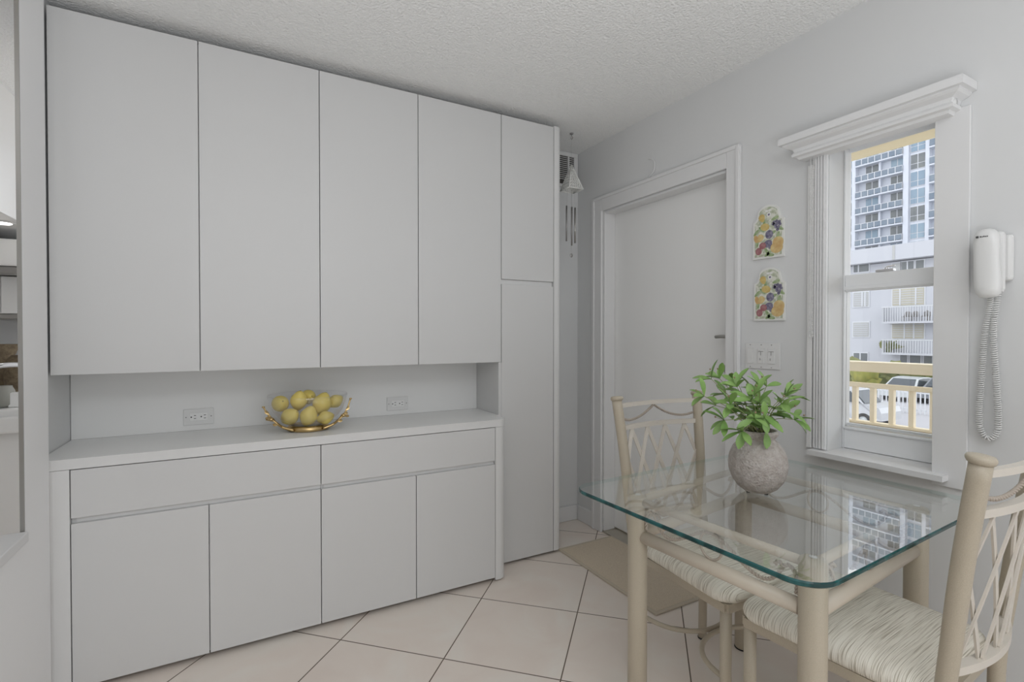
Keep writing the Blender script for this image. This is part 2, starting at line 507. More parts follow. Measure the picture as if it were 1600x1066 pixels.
# door casing, jamb and door
cs = MB()
def casing(mb, y0, y1, z0, z1, x):
    mb.box(x - 0.016, x, y0, y1, z0, z1, 0.003)
casing(cs, DY1 - 0.002, DY1 + 0.085, 0.001, DZ + 0.088, XW - 0.001)
casing(cs, DY0 - 0.070, DY0 + 0.002, 0.001, DZ + 0.088, XW - 0.001)
casing(cs, DY0 + 0.0025, DY1 - 0.0025, DZ - 0.002, DZ + 0.088, XW - 0.001)
# raised outer bead and inner bead
cs.box(XW - 0.024, XW - 0.017, DY1 + 0.064, DY1 + 0.085, 0.001, DZ + 0.088, 0.002)
cs.box(XW - 0.024, XW - 0.017, DY0 - 0.070, DY0 - 0.052, 0.001, DZ + 0.088, 0.002)
cs.box(XW - 0.024, XW - 0.017, DY0 - 0.0515, DY1 + 0.0635, DZ + 0.070, DZ + 0.088, 0.002)
struct(cs, 'trim_3', 'trim_paint', 'white moulded casing around the door', 'door casing')
jb = MB()
jb.box(XW + 0.001, XW + 0.085, DY1 - 0.016, DY1 - 0.001, 0.012, DZ - 0.001, 0.002)
jb.box(XW + 0.001, XW + 0.085, DY0 + 0.001, DY0 + 0.016, 0.012, DZ - 0.001, 0.002)
jb.box(XW + 0.001, XW + 0.085, DY0 + 0.0165, DY1 - 0.0165, DZ - 0.016, DZ - 0.001, 0.002)
struct(jb, 'trim_4', 'trim_paint', 'white door jamb inside the casing', 'door jamb')
dm = MB().box(XW + 0.086, XW + 0.126, DY0 + 0.004, DY1 - 0.004, 0.022, DZ - 0.003, 0.002)
door = struct(dm, 'door_1', 'door_paint', 'plain white flush door with a lever handle', 'door', origin=(XW + 0.086, DY1 - 0.004, 0))
dp = MB(); hx = XW + 0.086
yk = 1.628; zk = 1.245
dp.lathe([(0.026, 0), (0.026, 0.008), (0.022, 0.011)], n=24, fn=lambda p: Vector((hx - 0.001 - p.z, yk - 0.03 + p.x, zk + p.y)))
dp.tube([(hx - 0.010, yk - 0.03, zk), (hx - 0.05, yk - 0.03, zk)], 0.009)
dp.tube(smooth_path([(hx - 0.05, yk - 0.034, zk), (hx - 0.052, yk - 0.005, zk + 0.001), (hx - 0.050, yk + 0.015, zk), (hx - 0.046, yk + 0.032, zk - 0.001)]), 0.0085)
dp.build('door_lever', 'metal_satin', door)
db = MB(); zk2 = 1.085
db.lathe([(0.03, 0), (0.03, 0.010), (0.024, 0.018), (0.012, 0.02)], n=24, fn=lambda p: Vector((hx - 0.001 - p.z, yk - 0.015 + p.x, zk2 + p.y)))
db.build('deadbolt', 'metal_satin', door)
th = MB().box(XW - 0.002, XW + 0.15, DY0 + 0.001, DY1 - 0.001, 0.001, 0.010, 0.002)
struct(th, 'trim_5', 'threshold_stone', 'grey stone threshold under the door', 'threshold')
# outside face behind the door: closed landing wall keeps the doorway dark
# window surround
def fluted(y0, y1, z0, z1, mb):
    mb.box(XW - 0.014, XW - 0.001, y0, y1, z0, z1, 0.002)
    n = 4; wd = (y1 - y0) / (n * 2 + 1)
    for i in range(n):
        a = y0 + wd * (2 * i + 1)
        mb.box(XW - 0.020, XW - 0.014, a, a + wd, z0 + 0.004, z1 - 0.004, 0.0015)
wc = MB(); fluted(WY1 + 0.001, WY1 + 0.050, 0.802, 1.975, wc)
struct(wc, 'trim_6', 'trim_paint', 'narrow fluted white casing on the left of the window', 'window casing')
wc = MB().box(XW - 0.020, XW - 0.001, WY1 + 0.052, WY1 + 0.072, 0.802, 1.930, 0.002)
struct(wc, 'trim_7', 'plastic_white', 'bright white guide strip on the outer left of the window', 'window trim')
wc = MB().box(XW - 0.012, XW - 0.001, WY0 - 0.092, WY0 - 0.001, 0.760, 1.975, 0.002)
struct(wc, 'trim_8', 'trim_paint', 'flat white board on the right of the window', 'window casing')
sl = MB().prism([(XW - 0.052, WY0 - 0.045), (XW - 0.052, WY1 + 0.050), (XW - 0.001, WY1 + 0.050), (XW - 0.001, WY1 - 0.001), (XW + 0.125, WY1 - 0.001), (XW + 0.125, WY0 + 0.001), (XW - 0.001, WY0 + 0.001), (XW - 0.001, WY0 - 0.045)], 'z', WZ0 - 0.019, WZ0)
struct(sl, 'trim_9', 'trim_paint', 'white marble window sill projecting into the room', 'window sill')
# cornice over the window
prof = [(d_, 1.955 + (z_ - 1.932) * 0.6875) for d_, z_ in [(0.0, 1.932), (0.050, 1.932), (0.055, 1.945), (0.068, 1.950), (0.070, 1.962), (0.062, 1.976), (0.066, 1.992), (0.085, 2.004), (0.092, 2.012), (0.092, 2.020), (0.104, 2.022), (0.104, 2.060), (0.0, 2.060)]]
cy0, cy1 = 0.664, 1.250
cr = MB()
vs = []
for d, z in prof:
    vs.append((XW - 0.001 - d, cy0 + 0.104 - d, z)); 
for d, z in prof:
    vs.append((XW - 0.001 - d, cy1 - 0.104 + d, z))
n = len(prof)
cr.add(vs, [[i, (i + 1) % n, n + (i + 1) % n, n + i] for i in range(n)])
for off, sg in ((0, 1), (n, -1)):
    # returned ends
    e = []
    for d, z in prof: e.append((XW - 0.001 - d, (cy0 + 0.104 - d) if sg == 1 else (cy1 - 0.104 + d), z))
    for d, z in prof: e.append((XW - 0.001, (cy0 + 0.104 - d) if sg == 1 else (cy1 - 0.104 + d), z))
    cr.add(e, [[i, i + 1, n + i + 1, n + i] for i in range(n - 1)])
cornice = tag(cr.build('cornice', 'trim_paint', origin=(XW, 0.93, 1.93)), 'white moulded wooden cornice mounted above the window', 'cornice')

# window unit
XG = XW + 0.118
wf = MB()
wf.box(XG - 0.015, XG + 0.027, WY1 - 0.006, WY1 - 0.001, WZ0 + 0.001, WZ1 - 0.002)
wf.box(XG - 0.015, XG + 0.027, WY0 + 0.001, WY0 + 0.012, WZ0 + 0.001, WZ1 - 0.002, 0.001)
wf.box(XG - 0.015, XG + 0.027, WY0 + 0.012, WY1 - 0.008, 2.012, WZ1 - 0.002, 0.001)
win = struct(wf, 'window_1', 'vinyl_white', 'white single-hung window looking out to the towers', 'window', origin=(XG, WY0, WZ0))
lo = MB()
lo.box(XG - 0.012, XG + 0.012, WY0 + 0.012, WY1 - 0.006, WZ0 + 0.002, WZ0 + 0.088, 0.002)
lo.box(XG - 0.020, XG - 0.004, WY0 + 0.012, WY1 - 0.006, WZ0 + 0.080, WZ0 + 0.088, 0.001)
lo.box(XG - 0.012, XG + 0.008, WY0 + 0.012, WY0 + 0.030, WZ0 + 0.0885, 1.4255, 0.002)
lo.box(XG - 0.012, XG + 0.012, WY0 + 0.012, WY1 - 0.006, 1.426, 1.492, 0.003)
lo.box(XG - 0.016, XG - 0.010, WY0 + 0.012, WY1 - 0.006, 1.432, 1.446, 0.001)
ls = lo.build('lower_sash', 'vinyl_white', win)
MB().box(XG - 0.001, XG + 0.002, WY0 + 0.028, WY1 - 0.006, WZ0 + 0.086, 1.428).build('lower_pane', 'glass_clear', win)
MB().box(XG + 0.0125, XG + 0.026, WY0 + 0.012, WY1 - 0.006, WZ0 + 0.0885, WZ0 + 0.100, 0.001).build('track', 'vinyl_white', win)
up_ = MB()
up_.box(XG + 0.0125, XG + 0.026, WY0 + 0.012, WY0 + 0.030, 1.4865, 1.9845, 0.002)
up_.box(XG + 0.0125, XG + 0.026, WY0 + 0.012, WY1 - 0.006, 1.985, 2.010, 0.002)
up_.box(XG + 0.0125, XG + 0.026, WY0 + 0.012, WY1 - 0.006, 1.47, 1.486, 0.002)
up_.build('upper_sash', 'vinyl_white', win)
MB().box(XG + 0.018, XG + 0.021, WY0 + 0.028, WY1 - 0.008, 1.484, 1.987).build('upper_pane', 'glass_clear', win)
lk = MB()
lk.box(XG - 0.008, XG + 0.014, 0.935, 0.995, 1.4925, 1.502, 0.002)
lk.tube([(XG + 0.002, 0.962, 1.502), (XG + 0.002, 0.962, 1.508)], 0.008)
lk.tube(smooth_path([(XG + 0.002, 0.962, 1.509), (XG - 0.010, 0.940, 1.510), (XG - 0.018, 0.925, 1.509)]), 0.0035, n=8)
lk.build('sash_lock', 'chrome', win)
# blind bar under the cornice and bead chain
rb = thing('roller_blind', 'rolled-up white window blind under the cornice with a bead chain', 'window blind', (XW - 0.035, 0.93, 1.95))
MB().tube([(XW - 0.045, 0.700, 1.985), (XW - 0.045, 1.150, 1.985)], 0.012, n=16).build('roller', 'plastic_white', rb)
MB().box(XW + 0.054, XW + 0.062, 0.842, 1.103, 1.988, 2.004, 0.003).build('bottom_bar', 'plastic_white', rb)
bc = MB(); zt, zb = 1.955, 1.250
for yy in (1.148, 1.160):
    z = zt
    while z > zb:
        bc.sphere((XW - 0.031, yy, z), 0.0025, n=6, m=4); z -= 0.0058
    bc.tube([(XW - 0.031, yy, zb), (XW - 0.031, yy, zt)], 0.0006, n=5)
for i in range(7):
    a = PI * i / 6
    bc.sphere((XW - 0.031, 1.154 + 0.006 * math.cos(a), zb - 0.006 * math.sin(a)), 0.0025, n=6, m=4)
tag(bc.build('bead_chain', 'plastic_white', rb), 'looped white bead pull chain')

# ---------------- built-in cabinets ----------------
Y1, Y2, Y3 = 2.367, 2.236, 2.645
def slab_door(parent, name, x0, x1, z0, z1, yf, t=0.018, m='laminate'):
    return MB().box(x0, x1, yf, yf + t, z0, z1, 0.0012).build(name, m, parent)
G = 0.0017
def wall_cab(x0, x1, xm, label):
    T = thing('wall_cabinet', label, 'cabinet', (x0, Y1, 1.107), group='upper cabinets')
    b = MB()
    yb = YB - 0.001; y0 = Y1 + 0.0195
    b.box(x0, x0 + 0.016, y0, yb, 1.109, 2.428)
    b.box(x1 - 0.016, x1 - 0.0005, y0, yb, 1.109, 2.428)
    b.box(x0 + 0.016, x1 - 0.016, y0, yb, 1.109, 1.125)
    b.box(x0 + 0.016, x1 - 0.016, y0, yb, 2.412, 2.428)
    b.box(xm - 0.008, xm + 0.008, y0, yb, 1.125, 2.412)
    b.build('carcass', 'laminate', T)
    slab_door(T, 'door', x0 + G, xm - G, 1.1075, 2.434, Y1)
    slab_door(T, 'door', xm + G, x1 - G, 1.1075, 2.434, Y1)
    return T
wall_cab(-0.597, 0.321, -0.137, 'left pair of tall white upper cabinet doors above the sideboard')
wall_cab(0.321, 1.2375, 0.777, 'right pair of tall white upper cabinet doors next to the tall cabinet')
# niche back panel
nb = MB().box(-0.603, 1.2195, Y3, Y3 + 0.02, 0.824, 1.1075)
tag(nb.build('backsplash_panel', 'laminate_lit', origin=(0.3, Y3, 0.824)), 'white panel at the back of the niche between counter and upper cabinets', 'panel')

# tall cabinet
T = thing('tall_cabinet', 'tall narrow white cabinet with two doors at the right end', 'cabinet', (1.22, Y1, 0))
b = MB(); y0 = Y1 + 0.0195
b.box(1.221, 1.2385, Y1 + 0.001, YB - 0.001, 0.016, 1.106)
b.box(1.2395, 1.256, y0, YB - 0.001, 1.106, 2.43)
b.box(1.240, 1.62, YB - 0.02, YB - 0.001, 0.016, 2.43)
b.box(1.240, 1.575, y0, YB - 0.02, 2.412, 2.43)
b.box(1.240, 1.575, y0, YB - 0.02, 0.016, 0.034)
b.box(1.240, 1.575, y0, YB - 0.02, 1.531, 1.550)
b.build('carcass', 'laminate', T)
MB().box(1.24, 1.60, Y1 + 0.03, YB - 0.03, 0.001, 0.0155).build('plinth', 'gap_dark', T)
slab_door(T, 'upper_door', 1.2395, 1.5725, 1.5555, 2.434, Y1)
slab_door(T, 'lower_door', 1.2395, 1.5725, 0.016, 1.5285, Y1)
MB().box(1.2395, 1.5725, Y1 + 0.0165, Y1 + 0.0185, 1.5295, 1.5545).build('finger_pull', 'laminate_edge', T)
poly = [(1.576, YB - 0.021), (1.576, Y1)]
for i in range(9):
    a = -PI / 2 + PI / 2 * i / 8
    poly.append((1.597 + 0.034 * math.cos(a), Y1 + 0.034 + 0.034 * math.sin(a)))
poly += [(1.631, YB - 0.001), (1.621, YB - 0.001), (1.621, YB - 0.021)]
e = MB().prism(poly, 'z', 0.016, 2.441)
e.build('rounded_end_panel', 'laminate_edge', T)

# sideboard units
def base_unit(x0, x1, xm, label, left):
    T = thing('sideboard_cabinet', label, 'cabinet', (x0, Y2, 0), group='sideboard units')
    b = MB(); y0 = Y2 + 0.0195; yb = YB - 0.001
    xa, xb = (x0, x1 - 0.0005)
    b.box(xa, xa + 0.016, y0, yb, 0.021, 0.786)
    b.box(xb - 0.016, xb, y0, yb, 0.021, 0.786)
    b.box(xa + 0.016, xb - 0.016, y0, yb, 0.021, 0.037)
    b.box(xa + 0.016, xb - 0.016, yb - 0.01, yb, 0.037, 0.786)
    b.box(xm - 0.008, xm + 0.008, y0, yb - 0.01, 0.037, 0.60)
    b.build('carcass', 'laminate', T)
    MB().box(xa + 0.002, xb - 0.002, Y2 + 0.045, yb - 0.02, 0.001, 0.020).build('plinth', 'gap_dark', T)
    dr = MB().box(x0 + G, x1 - G, Y2, Y2 + 0.018, 0.6165, 0.7845, 0.0012).build('drawer_front', 'laminate', T)
    MB().box(x0 + G + 0.012, x1 - G, Y2 + 0.0165, Y2 + 0.0185, 0.5970, 0.6155).build('finger_pull', 'laminate_edge', T)
    slab_door(T, 'door', x0 + G, xm - G, 0.0215, 0.5965, Y2)
    slab_door(T, 'door', xm + G, x1 - G, 0.0215, 0.5965, Y2)
    return T
base_unit(-0.5145, 0.3035, -0.104, 'left sideboard unit with a wide drawer over two white doors', True)
base_unit(0.3035, 1.1355, 0.722, 'right sideboard unit with a wide drawer over two white doors', False)
# end posts
poly = [(-0.516, Y2 + 0.0005), (-0.516, Y2 + 0.10)]
poly += [(-0.600, Y2 + 0.10), (-0.600, Y2 + 0.045)]
for i in range(7):
    a = PI + PI / 2 * i / 6
    poly.append((-0.560 + 0.040 * math.cos(a), Y2 + 0.0405 + 0.040 * math.sin(a)))
ep = MB().prism(poly, 'z', 0.001, 0.7865)
tag(ep.build('end_post', 'laminate_edge', origin=(-0.55, Y2 + 0.03, 0)), 'rounded white post closing the left end of the sideboard', 'cabinet post')
poly = [(1.1365, Y2 + 0.0005)]
for i in range(9):
    a = -PI / 2 + PI / 2 * i / 8
    poly.append((1.158 + 0.043 * math.cos(a), Y2 + 0.0435 + 0.043 * math.sin(a)))
poly += [(1.201, Y1 - 0.001), (1.1365, Y1 - 0.001)]
ep = MB().prism(poly, 'z', 0.008, 0.7865)
tag(ep.build('end_post', 'laminate_edge', origin=(1.16, Y2 + 0.03, 0)), 'rounded white post closing the right end of the sideboard beside the tall cabinet', 'cabinet post')
# counter top
poly = [(-0.602, Y3 - 0.001), (-0.602, Y2 + 0.040)]
for i in range(1, 7):
    a = PI + PI / 2 * i / 6
    poly.append((-0.562 + 0.040 * math.cos(a), Y2 + 0.039 + 0.040 * math.sin(a)))
for i in range(9):
    a = -PI / 2 + PI / 2 * i / 8
    poly.append((1.160 + 0.045 * math.cos(a), Y2 + 0.044 + 0.045 * math.sin(a)))
poly += [(1.205, Y1 - 0.0015), (1.2195, Y1 - 0.0015), (1.2195, Y3 - 0.001)]
ct = thing('counter_top', 'long white laminate counter top with rounded front corners', 'counter', (0.3, Y2, 0.788))
MB().prism(poly, 'z', 0.788, 0.8215).build('edge_band', 'laminate_edge', ct)
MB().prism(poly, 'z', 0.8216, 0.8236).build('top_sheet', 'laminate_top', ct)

# ---------------- outlets in the niche, switch plate ----------------
def outlet(cx, cz, label):
    T = thing('power_outlet', label, 'power outlet', (cx, Y3 - 0.001, cz), group='outlets in the niche')
    y = Y3 - 0.001
    MB().box(cx - 0.058, cx + 0.058, y - 0.005, y, cz - 0.036, cz + 0.036, 0.002).build('cover_plate', 'plastic_white', T)
    p = MB().box(cx - 0.034, cx + 0.034, y - 0.008, y - 0.0052, cz - 0.017, cz + 0.017, 0.001)
    p.build('receptacle', 'laminate_top', T)
    s_ = MB()
    for k in (-0.019, 0.019):
        s_.tube([(cx + k - 0.009, y - 0.0092, cz - 0.000), (cx + k - 0.009, y - 0.0078, cz - 0.000)], 0.0030, n=10)
        s_.box(cx + k + 0.001, cx + k + 0.009, y - 0.0092, y - 0.0078, cz + 0.0055, cz + 0.0080)
        s_.box(cx + k + 0.001, cx + k + 0.009, y - 0.0092, y - 0.0078, cz - 0.0080, cz - 0.0055)
    for k in (-0.048, 0.048):
        s_.tube([(cx + k, y - 0.0058, cz), (cx + k, y - 0.0048, cz)], 0.0022, n=8)
    s_.build('slots', 'plastic_slot', T)
outlet(-0.160, 0.885, 'white horizontal power outlet left of the fruit bowl')
outlet(0.749, 0.884, 'white horizontal power outlet right of the fruit bowl')

T = thing('switch_plate', 'white triple switch plate on the wall between door and window', 'light switch', (XW - 0.001, 1.380, 1.160))
y0, y1, z0, z1 = 1.298, 1.463, 1.104, 1.218; x = XW - 0.001
MB().box(x - 0.005, x, y0, y1, z0, z1, 0.002).build('cover_plate', 'plastic_white', T)
MB().box(x - 0.009, x - 0.0052, 1.424, 1.452, 1.127, 1.195, 0.001).build('rocker', 'plastic_white', T)
for cy in (1.385, 1.337):
    rk = MB().box(x - 0.008, x - 0.0052, cy - 0.016, cy + 0.016, 1.128, 1.194, 0.001).build('rocker', 'plastic_white', T)
    q_ = MB().prism([(cy - 0.012, 1.182), (cy + 0.012, 1.182), (cy + 0.012, 1.180), (cy + 0.001, 1.180), (cy + 0.001, 1.164), (cy - 0.001, 1.164), (cy - 0.001, 1.180), (cy - 0.012, 1.180)], 'x', x - 0.0089, x - 0.0081)
    q_.build('slot', 'silver_dark', rk)
    MB().box(x - 0.0089, x - 0.0081, cy + 0.003, cy + 0.005, 1.142, 1.152).build('slot', 'silver_dark', rk)
for cy in (1.438, 1.385, 1.337):
    for cz in (1.112, 1.210):
        MB().tube([(x - 0.0062, cy, cz), (x - 0.0050, cy, cz)], 0.0022, n=8).build('screw', 'silver_dark', T)

# ---------------- fruit plaques ----------------
random.seed(4)
def plaque(cy, z0, label, tilt=0.0):
    """local frame: a along -y (to the right in the photo), b up"""
    W, H, SH = 0.143, 0.230, 0.163
    def outl(ins):
        w2 = W / 2 - ins; pts = [(-w2, ins), (w2, ins), (w2, SH - ins * 0.6)]
        rr = 0.040 - ins * 0.6
        # concave shoulder then arch
        for i in range(5):
            a = PI / 2 * i / 4
            pts.append((w2 - (w2 - 0.052 + ins * 0.5) * math.sin(a), SH - ins * 0.6 + 0.018 * (1 - math.cos(a))))
        for i in range(1, 12):
            a = 0.25 + (PI - 0.5) * i / 12
            pts.append(((0.052 - ins * 0.5) * math.cos(a), SH + 0.018 - ins * 0.6 + (H - SH - 0.018 - ins * 0.4) * math.sin(a) ** 0.8))
        for i in range(4, -1, -1):
            a = PI / 2 * i / 4
            pts.append((-(w2 - (w2 - 0.052 + ins * 0.5) * math.sin(a)), SH - ins * 0.6 + 0.018 * (1 - math.cos(a))))
        return pts
    c, s = math.cos(tilt), math.sin(tilt)
    def W3(a, b_, d):
        a2, b2 = a * c - b_ * s, a * s + b_ * c
        return Vector((XW - 0.001 - d, cy - a2, z0 + b2))
    T = thing('fruit_plaque', label, 'wall plaque', (XW - 0.001, cy, z0), group='fruit plaques')
    def pr(mb, poly, d0, d1):
        n = len(poly)
        vs = [W3(p[0], p[1], d0) for p in poly] + [W3(p[0], p[1], d1) for p in poly]
        mb.add(vs, [[i, (i + 1) % n, n + (i + 1) % n, n + i] for i in range(n)] + [list(range(n - 1, -1, -1)), list(range(n, 2 * n))])
    b = MB(); pr(b, outl(0), 0, 0.009); b.build('board', 'p_white', T)
    g = MB(); pr(g, outl(0.009), 0.0092, 0.0102)
    mats = ['print_ground', 'p_lemon', 'p_plum', 'p_cherry', 'p_peach', 'p_leaf', 'p_white']
    def disc(a, b_, ra, rb, mi, d, rot=0, pinch=0.0):
        g.cur = mi
        poly = []
        for i in range(18):
            t = 2 * PI * i / 18
            x_, y_ = ra * math.cos(t) * (1 + pinch * math.sin(t)), rb * math.sin(t)
            poly.append((a + x_ * math.cos(rot) - y_ * math.sin(rot), b_ + x_ * math.sin(rot) + y_ * math.cos(rot)))
        pr(g, poly, 0.0100, 0.0103 + d)
        g.cur = 0
    for (a, b_, r1) in ((0.02, 0.105, .4), (0.045, 0.09, 1.2), (-0.03, 0.128, 2.4), (-0.055, 0.118, .8), (0.032, 0.166, .3), (-0.005, 0.03, 2.2), (0.0, 0.018, .6), (-0.05, 0.07, 1.5), (0.055, 0.120, 2.6), (-0.018, 0.152, 1.4), (0.012, 0.012, 3.0)):
        disc(a, b_, 0.018, 0.0065, 5, 0.0001, r1)
    disc(-0.028, 0.176, 0.014, 0.018, 1, 0.0003, .3, .3)       # small pear
    disc(-0.014, 0.136, 0.021, 0.016, 1, 0.0004, -.2)          # lemon
    disc(-0.056, 0.090, 0.010, 0.018, 4, 0.0003, .3)
    disc(-0.036, 0.090, 0.015, 0.018, 4, 0.0004, -.5, .3)
    disc(0.006, 0.101, 0.018, 0.019, 2, 0.0005)                # plum
    disc(0.000, 0.062, 0.020, 0.016, 2, 0.0004, .3)
    disc(-0.024, 0.056, 0.016, 0.015, 3, 0.0006)
    disc(-0.043, 0.034, 0.015, 0.016, 3, 0.0007)
    disc(0.014, 0.048, 0.012, 0.010, 2, 0.0003, .8)
    disc(0.046, 0.058, 0.024, 0.028, 4, 0.0004, 0, .2)         # large pear
    disc(0.040, 0.040, 0.028, 0.024, 4, 0.0005)
    for (a, b_) in ((0.028, 0.150), (0.040, 0.152), (0.052, 0.148), (0.030, 0.139), (0.042, 0.140), (0.055, 0.137), (0.036, 0.128), (0.048, 0.126), (0.044, 0.116), (0.024, 0.143)):
        disc(a, b_, 0.0068, 0.0068, 2, 0.0006)
    disc(-0.006, 0.204, 0.007, 0.005, 6, 0.0004); disc(0.008, 0.205, 0.007, 0.005, 6, 0.0004)
    disc(0.004, 0.187, 0.010, 0.009, 6, 0.0004); disc(0.004, 0.187, 0.005, 0.0045, 2, 0.0006)
    g.build('fruit_print', mats, T)
plaque(1.3535, 1.587, 'upper arched white plaque painted with fruit, tilted slightly', 0.0)
plaque(1.3480, 1.316, 'lower arched white plaque painted with fruit, hung straight', -0.01)

# ---------------- wall phone ----------------
T = thing('wall_phone', 'white corded wall phone mounted right of the window', 'telephone', (XW - 0.001, 0.60, 1.48))
x = XW - 0.001
b = MB().box(x - 0.022, x, 0.573, 0.650, 1.415, 1.553, 0.009)
b.box(x - 0.048, x - 0.022, 0.584, 0.646, 1.378, 1.562, 0.012)
b.build('base', 'plastic_white', T)
hs = MB(); pts = []; 
segs = [(-0.104, .000, 0.010, 0.006), (-0.101, .001, 0.020, 0.013), (-0.092, .003, 0.027, 0.021), (-0.075, .004, 0.0305, 0.025), (-0.055, .003, 0.031, 0.023), (-0.03, -.001, 0.030, 0.018), (0.0, -.004, 0.029, 0.015), (0.03, -.003, 0.029, 0.015), (0.055, .001, 0.030, 0.019), (0.075, .004, 0.029, 0.022), (0.088, .004, 0.026, 0.019), (0.096, .002, 0.019, 0.013), (0.100, 0.000, 0.009, 0.006)]
vs = []; n = 28
for (zz, dx, hw, hd) in segs:
    for k in range(n):
        a = 2 * PI * k / n
        cx_ = math.copysign(abs(math.cos(a)) ** 0.8, math.cos(a)); sy = math.copysign(abs(math.sin(a)) ** 0.8, math.sin(a))
        vs.append((x - 0.072 + hd * sy + dx, 0.6135 + hw * cx_ + zz * 0.03, 1.468 + zz))
fs = []
for i in range(len(segs) - 1):
    for k in range(n):
        k2 = (k + 1) % n; fs.append([i * n + k, i * n + k2, (i + 1) * n + k2, (i + 1) * n + k])
fs += [list(range(n - 1, -1, -1)), [(len(segs) - 1) * n + k for k in range(n)]]
hs.add(vs, fs, True)
hs.build('handset', 'plastic_white', T)
lg_ = MB()
lx = x - 0.0895
lg_.box(lx - 0.001, lx, 0.628, 0.634, 1.5415, 1.5475)
for i, hh in enumerate((0.004, 0.003, 0.004, 0.003, 0.003)):
    lg_.box(lx - 0.001, lx, 0.6245 - i * 0.0038 - 0.0025, 0.6245 - i * 0.0038, 1.5425, 1.5425 + hh)
lg_.build('maker_mark', 'plastic_slot', T)
cd = MB()
path = smooth_path([(x - 0.05, 0.612, 1.372), (x - 0.035, 0.618, 1.330), (x - 0.025, 0.632, 1.25), (x - 0.02, 0.640, 1.12), (x - 0.02, 0.6445, 1.00), (x - 0.02, 0.638, 0.955), (x - 0.02, 0.622, 0.938), (x - 0.02, 0.604, 0.957), (x - 0.02, 0.600, 1.00), (x - 0.02, 0.606, 1.12), (x - 0.025, 0.612, 1.25), (x - 0.032, 0.606, 1.33), (x - 0.03, 0.600, 1.384)], 12)
cd.tube(rope_pts(path, 0.0066, 150, 0), 0.0021, n=6)
cd.build('coiled_cord', 'plastic_white', T)

# ---------------- vent, wind chime, wall hook ----------------
T = thing('air_vent', 'white slatted air vent high on the wall behind the tall cabinet', 'vent', (1.90, YB - 0.001, 2.33))
y = YB - 0.001
b = MB(); vx0, vx1, vz0, vz1 = 1.70, 2.012, 2.236, 2.468
b.box(vx0, vx1, y - 0.012, y, vz0, vz0 + 0.022, 0.002); b.box(vx0, vx1, y - 0.012, y, vz1 - 0.022, vz1, 0.002)
b.box(vx0, vx0 + 0.025, y - 0.012, y, vz0 + 0.0225, vz1 - 0.0225, 0.002); b.box(vx1 - 0.030, vx1, y - 0.012, y, vz0 + 0.0225, vz1 - 0.0225, 0.002)
b.box(1.932, 1.942, y - 0.012, y, vz0 + 0.0225, vz1 - 0.0225, 0.001)
b.build('frame', 'blade_white', T)
MB().box(vx0 + 0.02, vx1 - 0.03, y - 0.002, y - 0.0005, vz0 + 0.02, vz1 - 0.02).build('duct', 'gap_dark', T)
b = MB(); z = vz0 + 0.052
while z < vz1 - 0.028:
    b.add([(vx0 + 0.024, y - 0.010, z), (vx1 - 0.034, y - 0.010, z), (vx1 - 0.034, y - 0.003, z + 0.006), (vx0 + 0.024, y - 0.003, z + 0.006),
           (vx0 + 0.024, y - 0.010, z + 0.002), (vx1 - 0.034, y - 0.010, z + 0.002), (vx1 - 0.034, y - 0.003, z + 0.008), (vx0 + 0.024, y - 0.003, z + 0.008)],
          [[0, 1, 2, 3], [7, 6, 5, 4], [0, 4, 5, 1], [1, 5, 6, 2], [2, 6, 7, 3], [3, 7, 4, 0]])
    z += 0.013
b.build('slats', 'blade_white', T)

cx, cy = 1.778, 2.480
T = thing('wind_chime', 'small white wind chime with thin metal tubes hanging in the corner', 'wind chime', (cx, cy, CZ - 0.001))
b = MB(); b.lathe([(0.010, CZ - 0.006), (0.012, CZ - 0.001)], cx, cy, 12)
b.tube(smooth_path([(cx, cy, CZ - 0.005), (cx + 0.001, cy, CZ - 0.016), (cx + 0.009, cy, CZ - 0.024), (cx, cy, CZ - 0.034), (cx - 0.007, cy, CZ - 0.028)]), 0.0025, n=6)
b.build('ceiling_hook', 'silver_dark', T)
zt, zb, hw = 2.290, 2.135, 0.050
b = MB(); b.tube([(cx, cy, CZ - 0.034), (cx, cy, zt)], 0.0005, n=4); b.build('string', 'metal_satin', T)
b = MB()
# openwork pyramid: four sloped filigree faces
cor = [(cx - hw, cy - hw), (cx + hw, cy - hw), (cx + hw, cy + hw), (cx - hw, cy + hw)]
for i in range(4):
    a, c_ = cor[i], cor[(i + 1) % 4]
    A = Vector((a[0], a[1], zb)); B = Vector((c_[0], c_[1], zb)); C = Vector((cx, cy, zt))
    b.tube([A, C], 0.0035, n=6); b.tube([A, B], 0.004, n=6)
    for k in range(1, 7):
        P, Q = A.lerp(C, k / 7.5), B.lerp(C, k / 7.5)
        m_ = max(2, 8 - k)
        b.tube([P, Q], 0.0022, n=5)
        P0, Q0 = A.lerp(C, (k - 1) / 7.5), B.lerp(C, (k - 1) / 7.5)
        for j in range(m_):
            p1 = P0.lerp(Q0, (j + 0.0) / m_); p2 = P.lerp(Q, (j + 0.5) / m_); p3 = P0.lerp(Q0, (j + 1.0) / m_)
            b.tube([p1, p2, p3], 0.0028, n=5)
            b.sphere(p2, 0.0042, n=6, m=4)
b.build('openwork_pyramid', 'p_white', T)
b = MB(); b.tube([(cx, cy, zb), (cx, cy, 1.755)], 0.0005, n=4); b.build('cord', 'metal_satin', T)
